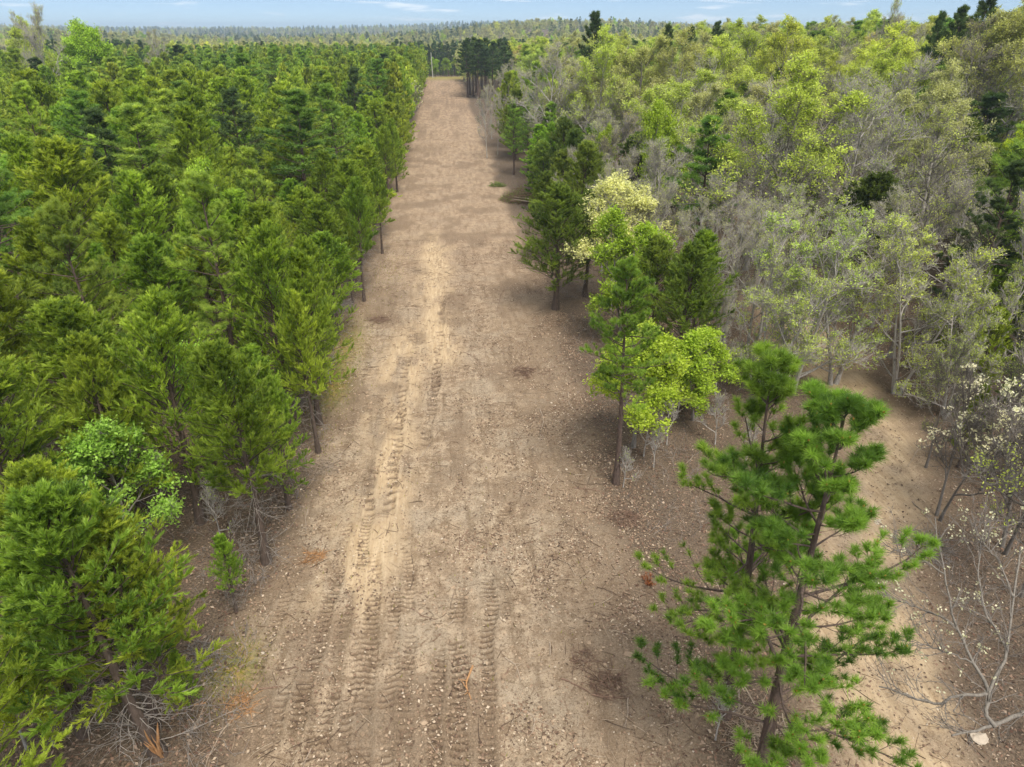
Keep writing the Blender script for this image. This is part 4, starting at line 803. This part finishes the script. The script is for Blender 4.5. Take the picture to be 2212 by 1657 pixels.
def dens_clear(x, y): return np.clip((0.06 + 0.9 * smooth(0.45, 0.64, fbm(x / 1.6, y / 2.2, 301, 4)) * (0.5 + 0.5 * smooth(-2, 5, x))) * (trail_d(x, y) > 0), 0, 1)
litter('wood_chip_litter', 50000, (-9, 9, 12.5, 75), 0.10, 'chips', 'wood chips and shredded leaves strewn over the bare clearing', 401, dens=dens_clear)
def dens_red(x, y): return np.clip(smooth(5.0, 7.5, x) * smooth(1.2, 3.0, trail_d(x, y)) + 0.03, 0, 1)
litter('fallen_leaf_litter', 42000, (4.5, 40, 11, 52), 0.11, 'red_litter', 'red brown fallen leaves under the trees right of the clearing', 402, dens=dens_red)
litter('trail_litter', 9000, (9, 28, 11, 46), 0.09, 'chips', 'pale chips and leaf bits on the side trail', 403, dens=lambda x, y: 0.9 * (trail_d(x, y) < 3.0))
def dens_left(x, y): return np.clip(smooth(-6.8, -8.4, x), 0, 1)
litter('needle_litter', 16000, (-17, -6.5, 12.5, 60), 0.12, 'red_litter', 'brown needles and leaves under the cedar edge', 404, dens=dens_left)
def pebbles(name, n, area, seed, size, mat, label):
    rg = np.random.default_rng(seed); x = rg.uniform(area[0], area[1], n); y = area[2] + (area[3] - area[2]) * rg.random(n) ** 1.2
    k = (trail_d(x, y) < 3) | (x < 7.5); x, y = x[k], y[k]; n = len(x)
    base = np.array([(1, 0, 0), (0, 1, 0), (-1, 0, 0), (0, -1, 0), (0, 0, 0.7), (0.6, 0.6, .35), (-.6, -.6, .35)]); s = size * rg.lognormal(0, 0.45, n); a = rg.uniform(0, 6.28, n)
    b = base[None] * (1 + 0.3 * rg.normal(size=(n, 7, 1))) * s[:, None, None]; ca, sa = np.cos(a)[:, None], np.sin(a)[:, None]
    V = np.stack([b[..., 0] * ca - b[..., 1] * sa + x[:, None], b[..., 0] * sa + b[..., 1] * ca + y[:, None], b[..., 2] + gz(x, y)[:, None]], -1); i = np.arange(n)[:, None] * 7
    F = np.concatenate([i + np.array([f]) for f in [(0, 5, 4), (5, 1, 4), (1, 2, 4), (2, 6, 4), (6, 3, 4), (3, 0, 4), (0, 1, 5), (2, 3, 6)]])
    g = Geo(); g.add(V, F, np.repeat(rg.random(n), 7)); o = obj(name, g.mesh(name, M[mat]), kind='stuff'); o['label'] = label; o['category'] = 'gravel'
pebbles('gravel', 3200, (-8, 17, 12.5, 60), 411, 0.022, 'pebble', 'small pale stones scattered over the clearing and side trail')
pebbles('soil_clods', 4200, (-8, 9, 12.5, 45), 412, 0.034, 'clod', 'crumbled soil clods along the tread marks')
def twig_stuff():
    rg = np.random.default_rng(421); n = 7000; x = rg.uniform(-9.5, 17, n); y = 12.5 + 55 * rg.random(n) ** 1.3; k = rg.random(n) < 0.25 + 0.75 * smooth(0.45, 0.65, fbm(x / 2, y / 3, 303, 3)); x, y = x[k], y[k]; n = len(x); a = rg.uniform(0, 6.28, n)
    P = grow(np.stack([x, y, gz(x, y) + 0.015], -1), np.stack([np.cos(a), np.sin(a), 0.05 * rg.random(n)], -1), rg.uniform(0.2, 1.0, n), 4, rg, 0, 0.14); P[..., 2] = np.maximum(P[..., 2], gz(P[..., 0], P[..., 1]) + 0.008)
    g = Geo(); tubes(g, P, np.outer(rg.uniform(0.005, 0.016, n), np.array([1, .9, .7, .4])), 3, rg.random(n) ** 1.6); o = obj('twig_litter', g.mesh('twig_litter', M['chips']), kind='stuff'); o['label'] = 'broken twigs strewn over the clearing'; o['category'] = 'twigs'
twig_stuff()
def grass():
    rg = np.random.default_rng(431); n = 5200; cs = [(-7.9, 46, 1.0, 4.5, 1800), (-8.2, 18.6, 0.6, 0.9, 700), (-7.7, 40, 0.7, 2, 900), (-7.4, 33, 0.5, 2.5, 300), (-3, 27, 3, 6, 160), (3, 20, 3, 5, 160), (-6, 63, 1, 6, 700)]
    B = np.concatenate([np.stack([rg.normal(a, s, k), rg.normal(b, t, k)], -1) for a, b, s, t, k in cs]); n = len(B); B = np.concatenate([B, gz(B[:, 0], B[:, 1])[:, None]], 1)
    g = Geo(); needles(g, B, nrm(rvec(rg, n) * 0.6 + UPV), rg.uniform(0.06, 0.20, n), 0.03, rg, rg.random(n)); o = obj('grass', g.mesh('grass', M['needle_leaf']), kind='stuff'); o.color = (*LEAF['grass'], 1); o['label'] = 'sparse yellow green grass along the left clearing edge'; o['category'] = 'grass'
grass()
def undergrowth():
    rg = np.random.default_rng(441); xs, ys = [], []
    for x0, x1, y0, y1, n in [(-13, -7.7, 12.5, 62, 900), (-9.5, -7.6, 12.5, 40, 350), (8.2, 12.5, 24, 62, 420), (16.5, 27, 16, 34, 700), (9.0, 20, 36, 60, 500), (7.2, 11, 62, 125, 300)]:
        xs.append(rg.uniform(x0, x1, n)); ys.append(y0 + (y1 - y0) * rg.random(n) ** 1.3)
    x = np.concatenate(xs); y = np.concatenate(ys); k = (trail_d(x, y) > 2.6) & (fbm(x / 1.5, y / 1.5, 305, 3) > 0.42); x, y = x[k], y[k]; n = len(x)
    P = grow(np.stack([x, y, gz(x, y) - 0.02], -1), nrm(rvec(rg, n) * 0.8 + UPV * 0.7), rg.uniform(0.3, 1.3, n), 5, rg, 0.0, 0.2); g = Geo(); tubes(g, P, np.outer(rg.uniform(0.006, 0.012, n), np.linspace(1, .4, 5)), 3)
    p = np.repeat(np.arange(n), 4); B, T = at(P, p, rg.uniform(0.25, 0.98, n * 4)); P2 = grow(B, nrm(T + rvec(rg, n * 4)), rg.uniform(0.12, 0.5, n * 4), 3, rg, 0.1, 0.2); tubes(g, P2, np.outer(np.full(n * 4, 0.006), np.array([1, .8, .4])), 3)
    o = obj('undergrowth', g.mesh('undergrowth', M['twig_grey']), kind='stuff'); o['label'] = 'bare grey twigs and brush under the trees along both edges'; o['category'] = 'undergrowth'
undergrowth()
def stick(a, b, r, mat, label, bend=0.12, fork=True, seed=0, name='fallen_branch'):
    rg = np.random.default_rng(seed + 900); A = G(*a)[:2]; B = G(*b)[:2]; t = np.linspace(0, 1, 9); d = B - A; nn = np.array([-d[1], d[0]]); w = bend * (np.sin(t * 3.14) * rg.uniform(-1, 1) + 0.35 * np.sin(t * 8 + rg.uniform(0, 6)) * t * (1 - t) * 2)
    P = A[None] + d[None] * t[:, None] + nn[None] * w[:, None]; z = gz(P[:, 0], P[:, 1]) + r * 0.6; L = np.linalg.norm(d)
    o = bpy.data.objects.new(name, None); COL.objects.link(o); o.location = (A[0], A[1], z[0]); tag(o, label, 'branch', 'cut branches lying on the clearing')
    P3 = np.concatenate([P, z[:, None]], 1) - np.array([A[0], A[1], z[0]]); g = Geo(); tubes(g, P3[None], (r * np.linspace(1, 0.45, 9))[None], 6); st = obj('stem', g.mesh('stem', M[mat]), o)
    if fork:
        k = 3; s = rg.uniform(0.35, 0.8, k); Bq, Tq = at(P3[None], np.zeros(k, int), s); D = nrm(Tq + np.stack([rg.normal(size=k), rg.normal(size=k), np.abs(rg.normal(size=k)) * 0.25], -1) * 0.8)
        for q in range(k):
            Pq = grow(Bq[q:q + 1], D[q:q + 1], np.array([L * rg.uniform(0.15, 0.35)]), 4, rg, 0, 0.1); g = Geo(); tubes(g, Pq, r * 0.5 * np.array([[1, .8, .6, .3]]), 4); obj('side_twig', g.mesh('side_twig', M[mat]), st)
STICKS = [((1021, 1440), (1018, 1514), .045, 'wood', 'bent orange stick lying beside the clearest tread marks'), ((1166, 885), (1163, 958), .03, 'stick', 'straight pale stick pointing at the camera in mid clearing'), ((1228, 848), (1242, 886), .03, 'stick', 'pale curved stick under the pine with bare reddish trunk'), ((1086, 697), (1100, 728), .03, 'stick', 'short pale stick far up the clearing, right of centre'), ((1089, 629), (1077, 675), .025, 'stick_brown', 'thin dark upright looking stick far up the clearing'),
    ((1091, 1419), (1126, 1473), .03, 'stick', 'straight stick slanting right beside the bent orange stick'), ((1099, 1443), (1071, 1471), .022, 'stick_brown', 'short thin stick crossing towards the bent orange stick'), ((1187, 1389), (1188, 1416), .03, 'stick', 'very short pale upright stick right of the tread marks'), ((1356, 1510), (1351, 1574), .03, 'stick', 'pale straight stick near the dark brush heap at lower right'), ((1212, 1466), (1279, 1500), .03, 'stick_brown', 'dark branch leading into the lower brush heap'), ((1279, 1500), (1360, 1508), .03, 'stick_brown', 'dark branch running right out of the lower brush heap'), ((1128, 1533), (1208, 1577), .022, 'stick', 'long thin stick slanting down near the bottom edge'), ((1154, 1553), (1143, 1590), .03, 'stick', 'forked pale stick near the bottom edge'),
    ((890, 1315), (942, 1340), .022, 'stick_brown', 'thin brown branch with twigs in the middle of the clearing'), ((980, 1342), (940, 1366), .02, 'stick', 'thin curved stick left of the clearest tread marks'), ((1012, 1145), (990, 1202), .022, 'stick_brown', 'long thin curved stick in mid clearing above the tread marks'), ((504, 1554), (444, 1660), .025, 'stick', 'long pale curved stick at the lower left beside the scarred cedar'), ((464, 1497), (413, 1597), .022, 'stick', 'long thin pale stick next to the scarred cedar trunk'), ((420, 1526), (448, 1520), .04, 'wood', 'short orange splinter beside the yellow mossy patch'), ((528, 1392), (517, 1453), .025, 'stick', 'pale broken stick along the left clearing edge'), ((665, 1100), (661, 1156), .025, 'stick', 'pale upright looking stick beyond the full green cedar'), ((588, 1322), (568, 1350), .025, 'stick', 'short pale forked stick left of the tread marks'), ((672, 1618), (655, 1660), .025, 'stick', 'pale stick cut by the bottom edge at left'), ((705, 985), (668, 1000), .022, 'stick', 'pale crooked branch under the slim cedar with bare poles'), ((655, 1195), (700, 1205), .03, 'wood', 'orange broken branch beside the full green cedar'), ((640, 1440), (600, 1455), .02, 'stick_brown', 'thin dark stick across the left tread marks'), ((1240, 1055), (1300, 1062), .03, 'stick_brown', 'dark branch before the pine with bare reddish trunk'), ((1000, 760), (1040, 790), .02, 'stick_brown', 'thin dark stick in the upper clearing'), ((895, 1000), (930, 960), .02, 'stick', 'thin pale stick on the smooth pale strip'), ((1330, 1330), (1300, 1345), .02, 'stick_brown', 'short dark stick left of the front pines'), ((1100, 1120), (1140, 1085), .018, 'stick_brown', 'thin dark stick beside the curved tread in mid clearing'), ((560, 1490), (610, 1484), .03, 'stick_brown', 'dark stick lying across the left clearing edge'),
    ((1605, 1480), (1640, 1590), .035, 'stick', 'pale dead branch leaning at the foot of the second front pine'), ((1622, 1440), (1600, 1560), .035, 'stick', 'pale dead pole beside the second front pine'), ((1690, 1540), (1720, 1650), .025, 'stick', 'thin pale dead branch right of the tall front pine trunk'), ((2010, 960), (1960, 1010), .03, 'stick', 'pale stick beside the side trail'), ((1970, 1085), (2015, 1120), .03, 'stick', 'pale stick pointing at the dogwood stems')]
for i, (a, b, r, m, lab) in enumerate(STICKS): stick(a, b, r, m, lab, seed=i)

def brush(foot, rad, hgt, n, mat, label, seed, leaves=None, logs=0):
    rg = np.random.default_rng(seed); c = G(*foot); o = bpy.data.objects.new('brush_heap', None); COL.objects.link(o); o.location = (c[0], c[1], gz(c[0], c[1])); tag(o, label, 'brush heap')
    a = rg.uniform(0, 6.28, n); r = rad * np.sqrt(rg.random(n)); q = np.clip(1 - r / rad, 0, 1)
    B = np.stack([r * np.cos(a), r * np.sin(a), 0.02 + hgt * q * rg.random(n)], -1); e = rg.normal(size=n) * 0.22 * min(1, hgt * 2); b = rg.uniform(0, 6.28, n); D = np.stack([np.cos(b), np.sin(b), e], -1)
    P = grow(B, D, rg.uniform(0.25, 0.9, n) * (0.6 + rad * 0.4), 4, rg, -0.05, 0.2); P[..., 2] = np.maximum(P[..., 2], 0.0); g = Geo(); tubes(g, P, np.outer(rg.uniform(0.006, 0.018, n), np.array([1, .85, .6, .3])), 3); obj('twigs', g.mesh('brush_twigs', M[mat]), o, 'stuff')
    for k in range(logs):
        b = rg.uniform(-0.6, 0.6); P = grow(np.array([[rg.uniform(-1, .2) * rad, rg.uniform(-.8, .4) * rad, 0.12 + 0.1 * k]]), np.array([[math.cos(b), math.sin(b), 0.08 * rg.normal()]]), np.array([rg.uniform(2, 4.5)]), 5, rg, 0, 0.05)
        g = Geo(); tubes(g, P, 0.07 * rg.uniform(0.6, 1.4) * np.array([[1, .95, .9, .8, .6]]), 7); obj('log', g.mesh('log', M['stick' if k % 2 else 'stick_brown']), o)
    if leaves:
        nl = leaves[1]; k = rg.integers(0, n, nl); Bq, Tq = at(P if False else grow(B, D, np.full(n, 0.7), 4, rg, 0, 0.2), k, rg.random(nl)); g = Geo(); blades(g, Bq + UPV * 0.05, nrm(Tq + rvec(rg, nl) * 0.7), np.full(nl, 0.2) * rg.uniform(.6, 1.3, nl), np.full(nl, 0.05), rg, rg.random(nl)); obj('leaves', g.mesh('brush_leaves', M['needle_leaf']), o).color = (*LEAF[leaves[0]], 1)
brush((1124, 432), 2.5, 2.0, 1700, 'stick_brown', 'big pile of felled cedar tops and logs at the right clearing edge', 501, ('cedar_dark', 3500), 9)
brush((1075, 402), 1.0, 0.35, 160, 'stick_brown', 'small green heap of cut cedar lying out on the far clearing', 502, ('cedar_dark', 1300))
brush((1352, 1120), 0.6, 0.16, 160, 'stick_brown', 'dark brush heap below the pine with bare reddish trunk', 503)
brush((1310, 1478), 0.62, 0.18, 170, 'stick_brown', 'dark tangled brush heap at the lower right of the clearing', 504)
brush((1130, 805), 0.9, 0.12, 260, 'stick_brown', 'flat dark brush heap in the middle of the upper clearing', 505)
brush((680, 1206), 0.42, 0.12, 90, 'wood', 'orange torn bark heap beside the full green cedar', 506)
brush((520, 1525), 0.5, 0.10, 90, 'wood', 'orange brown shredded bark heap at the lower left edge', 507)
brush((700, 1010), 0.8, 0.18, 240, 'stick', 'grey twig heap under the slim cedar with bare poles', 508)
brush((735, 660), 1.2, 0.25, 260, 'twig_grey', 'grey dead twig heap behind the long straight black trunk', 509)
brush((815, 690), 0.8, 0.12, 200, 'stick_brown', 'dark brush heap by the yellow grass patch', 510)
brush((1255, 1425), 0.5, 0.08, 70, 'stick_brown', 'low brown twig heap above the lower brush heap', 511)
brush((430, 1430), 0.9, 0.2, 260, 'twig_grey', 'grey dead twig heap under the scarred cedar', 512)
brush((1630, 1580), 1.0, 0.3, 260, 'stick', 'pale dead twig heap between the two front pines', 513)
brush((1990, 1180), 1.3, 0.3, 360, 'twig_grey', 'grey twig heap under the dogwood with leaning stems', 514)
def rust():
    c = G(1402, 1262); o = bpy.data.objects.new('dead_pine_seedling', None); COL.objects.link(o); o.location = (c[0], c[1], gz(c[0], c[1])); tag(o, 'small rust red dead pine seedling on the leaf litter', 'seedling'); rg = np.random.default_rng(5)
    P = grow(np.zeros((7, 3)), nrm(np.stack([rg.normal(size=7), rg.normal(size=7), np.full(7, 1.6)], -1)), np.full(7, 0.45), 4, rg, 0, 0.1); g = Geo(); tubes(g, P, np.full((7, 4), 0.012), 3); obj('stem', g.mesh('seedling_stem', M['stick_brown']), o)
    k = rg.integers(0, 7, 260); B, T = at(P, k, rg.random(260)); g = Geo(); needles(g, B, nrm(T + rvec(rg, 260)), np.full(260, 0.16), 0.025, rg, rg.random(260)); obj('needles', g.mesh('seedling_needles', M['rust']), o)
rust()
def rock(foot, s, label, seed):
    rg = np.random.default_rng(seed); n, m = 7, 10; th = np.linspace(0.0, math.pi, n)[:, None]; ph = (np.arange(m) * 2 * math.pi / m)[None]
    rr = 1 + 0.22 * rg.normal(size=(n, m)); rr[0] = rr[0, 0]; rr[-1] = rr[-1, 0]; V = np.stack([rr * np.sin(th) * np.cos(ph) * 1.25, rr * np.sin(th) * np.sin(ph) * 0.9, rr * np.cos(th) * np.ones_like(ph) * 0.5], -1) * s
    i = np.arange(n - 1)[:, None] * m + np.arange(m)[None]; j = np.arange(n - 1)[:, None] * m + (np.arange(m)[None] + 1) % m; g = Geo(); g.add(V, np.stack([i, i + m, j + m, j], -1).reshape(-1, 4), 0.75)
    c = G(*foot); o = obj('stone', g.mesh('stone', M['pebble'])); o.location = (c[0], c[1], gz(c[0], c[1]) + 0.25 * s); o.rotation_euler[2] = seed; tag(o, label, 'stone')
rock((2113, 1597), 0.22, 'pale flat stone on the side trail near the lower right corner', 3); rock((1895, 1130), 0.16, 'small pale stone on the upper side trail', 4)

for i, (u, v, h, lab) in enumerate([(1346, 1052, 2.2, 'thin bare sapling right beside the pine with bare reddish trunk'), (1412, 1010, 2.6, 'thin bare sapling below the low lime leafy tree'), (1440, 960, 3.2, 'thin grey sapling under the low lime leafy tree'), (1390, 985, 2.8, 'thin grey sapling under the bright lime leafy tree'), (1545, 960, 3.0, 'thin grey sapling behind the second front pine'), (1610, 1000, 3.0, 'thin grey sapling in the litter behind the front pines'), (1545, 1600, 2.4, 'thin reddish sapling left of the front pine trunk'), (715, 830, 3.4, 'thin bare sapling under the broad olive cedar'), (478, 1175, 3.2, 'pale grey dead sapling between the lime tree and the full cedar'), (60, 1620, 4.0, 'grey dead sapling in the lower left corner')]):
    tree('sapling', pr('sapling', i), G(u, v), h, lab, 'sapling', mat='bud_green', wide=0.9)
# ---- the splintered scar on the nearest cedar
def scar():
    r = [o for o in bpy.data.objects if o.name == 'cedar_tree'][0]; rg = np.random.default_rng(8); g = Geo()
    n = 9; P = grow(np.stack([0.12 + 0.03 * rg.normal(size=n), -0.12 + 0.03 * rg.normal(size=n), rg.uniform(0, .5, n)], -1), nrm(np.stack([0.1 * rg.normal(size=n), -0.1 + 0.12 * rg.normal(size=n), np.ones(n)], -1)), rg.uniform(0.6, 1.7, n), 5, rg, 0, 0.05)
    tubes(g, P, np.outer(rg.uniform(0.02, 0.05, n), np.array([.6, 1, .9, .6, .1])), 4); o = obj('split_scar', g.mesh('split_scar', M['wood']), [c for c in bpy.data.objects if c.parent == r and c.name.startswith('trunk')][0]); o['label'] = 'split orange wood at the foot of the trunk'; o.rotation_euler[2] = -r.rotation_euler[2]
scar()

# ---- the grey lichened oak whose limbs reach in from the lower right corner
def corner_oak():
    foot = G(2205, 1650); r = bpy.data.objects.new('oak_tree', None); COL.objects.link(r); z0 = gz(foot[0], foot[1]); r.location = (foot[0] + 1.1, foot[1] + 0.3, z0); tag(r, 'grey oak at the lower right corner with crooked limbs reaching over the trail', 'oak'); O = np.array(r.location)
    rg = np.random.default_rng(77)
    def line(pts, K=14):
        Q = np.array([G(u, v, z) - O for u, v, z in pts]); t = np.linspace(0, len(Q) - 1, K); return np.stack([np.interp(t, np.arange(len(Q)), Q[:, c]) for c in range(3)], -1) + rg.normal(size=(K, 3)) * 0.02
    T = np.array([(0, 0, -0.3), (0.0, 0, 1.5), (0.05, 0.05, 3.2), (-0.1, 0.2, 5), (0.1, 0.3, 7.5), (0.2, 0.5, 10)]); t = np.linspace(0, 5, 12); P0 = np.stack([np.interp(t, np.arange(6), T[:, c]) for c in range(3)], -1)
    g = Geo(); tubes(g, P0[None], (0.22 * np.linspace(1, 0.3, 12))[None], 9); obj('trunk', g.mesh('corner_trunk', M['bark_oak']), r)
    limbs = [([(2260, 1520, 3.6), (2200, 1545, 3.8), (2130, 1572, 3.9), (2060, 1590, 3.9)], .075), ([(2150, 1568, 3.9), (2128, 1540, 4.1), (2140, 1490, 4.5), (2175, 1400, 5.2), (2190, 1290, 6.0), (2205, 1180, 6.6)], .06), ([(2135, 1500, 4.4), (2080, 1500, 4.4), (2030, 1520, 4.3), (1965, 1505, 4.3), (1900, 1482, 4.3)], .05), ([(2138, 1490, 4.5), (2100, 1430, 4.9), (2060, 1340, 5.3), (2040, 1240, 5.6), (2020, 1120, 6.0)], .05), ([(2062, 1345, 5.3), (2000, 1320, 5.3), (1950, 1300, 5.4), (1900, 1280, 5.4)], .03), ([(2040, 1240, 5.6), (1980, 1200, 5.8), (1930, 1190, 5.9)], .025), ([(2175, 1400, 5.2), (2130, 1330, 5.7), (2110, 1230, 6.2), (2130, 1130, 6.7)], .035), ([(2100, 1430, 4.9), (2020, 1400, 5.0), (1975, 1385, 5.0)], .025), ([(2190, 1290, 6.0), (2150, 1200, 6.5), (2100, 1150, 6.8)], .03)]
    Ls = []
    for pts, rad in limbs:
        P = line(pts); Ls.append(P); g = Geo(); tubes(g, P[None], (rad * np.linspace(1, 0.35, 14))[None], 6); obj('limb', g.mesh('limb', M['bark_oak']), r).color = (0.45, 0.43, 0.40, 1)
    LP = np.array(Ls); g = Geo(); n = len(LP) * 16; p = np.repeat(np.arange(len(LP)), 16); B, T = at(LP, p, rg.uniform(0.2, 0.99, n)); P2 = grow(B, nrm(T + rvec(rg, n) * 0.9 + UPV * 0.2), rg.uniform(0.4, 1.5, n), 6, rg, 0.2, 0.2); tubes(g, P2, np.outer(np.full(n, 0.014), np.linspace(1, .35, 6)), 4)
    n3 = n * 6; p3 = np.repeat(np.arange(n), 6); B, T = at(P2, p3, rg.uniform(0.2, 0.99, n3)); P3 = grow(B, nrm(T + rvec(rg, n3) * 0.8), rg.uniform(0.15, 0.6, n3), 4, rg, 0.2, 0.2); tubes(g, P3, np.outer(np.full(n3, 0.007), np.linspace(1, .4, 4)), 3); obj('branches', g.mesh('corner_branches', M['bark_oak']), r).color = (0.48, 0.46, 0.44, 1)
    k = rg.choice(n3, 150, replace=False); k = k[P3[k, -1, 2] > 4.9 - z0]; q = np.repeat(k, 5); B, T = at(P3, q, np.full(len(q), 0.95)); g = Geo(); leaf_quads(g, B + rg.normal(size=B.shape) * 0.05, rvec(rg, len(q)), np.full(len(q), 0.075), np.full(len(q), 0.06), rg, rg.random(len(q))); obj('crown', g.mesh('corner_blossom', M['broad_leaf']), r).color = (*LEAF['blossom'], 1)
corner_oak()

# ------------------------------------------------------------------ the hazy air
def haze():
    g = Geo(); x, y0, y1, z0, z1 = 7400, -1600, 7400, float(np.floor(bpy.data.objects['ground'].bound_box[0][2])) - 1.5, SKY_TOP[0] + 1.5
    g.add([(-x, y0, z0), (x, y0, z0), (x, y1, z0), (-x, y1, z0), (-x, y0, z1), (x, y0, z1), (x, y1, z1), (-x, y1, z1)], [(0, 3, 2, 1), (4, 5, 6, 7), (0, 1, 5, 4), (1, 2, 6, 5), (2, 3, 7, 6), (3, 0, 4, 7)])
    m, nt, out = nodes('thin_blue_air'); v = N_(nt, 'ShaderNodeVolumePrincipled'); v.inputs['Color'].default_value = (0.62, 0.80, 1.0, 1); v.inputs['Density'].default_value = 0.00023; v.inputs['Anisotropy'].default_value = 0.2
    nt.links.new(v.outputs['Volume'], out.inputs['Volume']); o = obj('haze', g.mesh('haze', m), kind='stuff'); o['label'] = 'thin blue haze over the distant wooded ridges'; o['category'] = 'haze'
haze()
print('HAZE TOP', SKY_TOP); print('TREES', used, 'rest', len(rest))
print('LOOPTRIS', sum(len(me.loops) - 2 * len(me.polygons) for me in bpy.data.meshes), 'objects', len(bpy.data.objects))
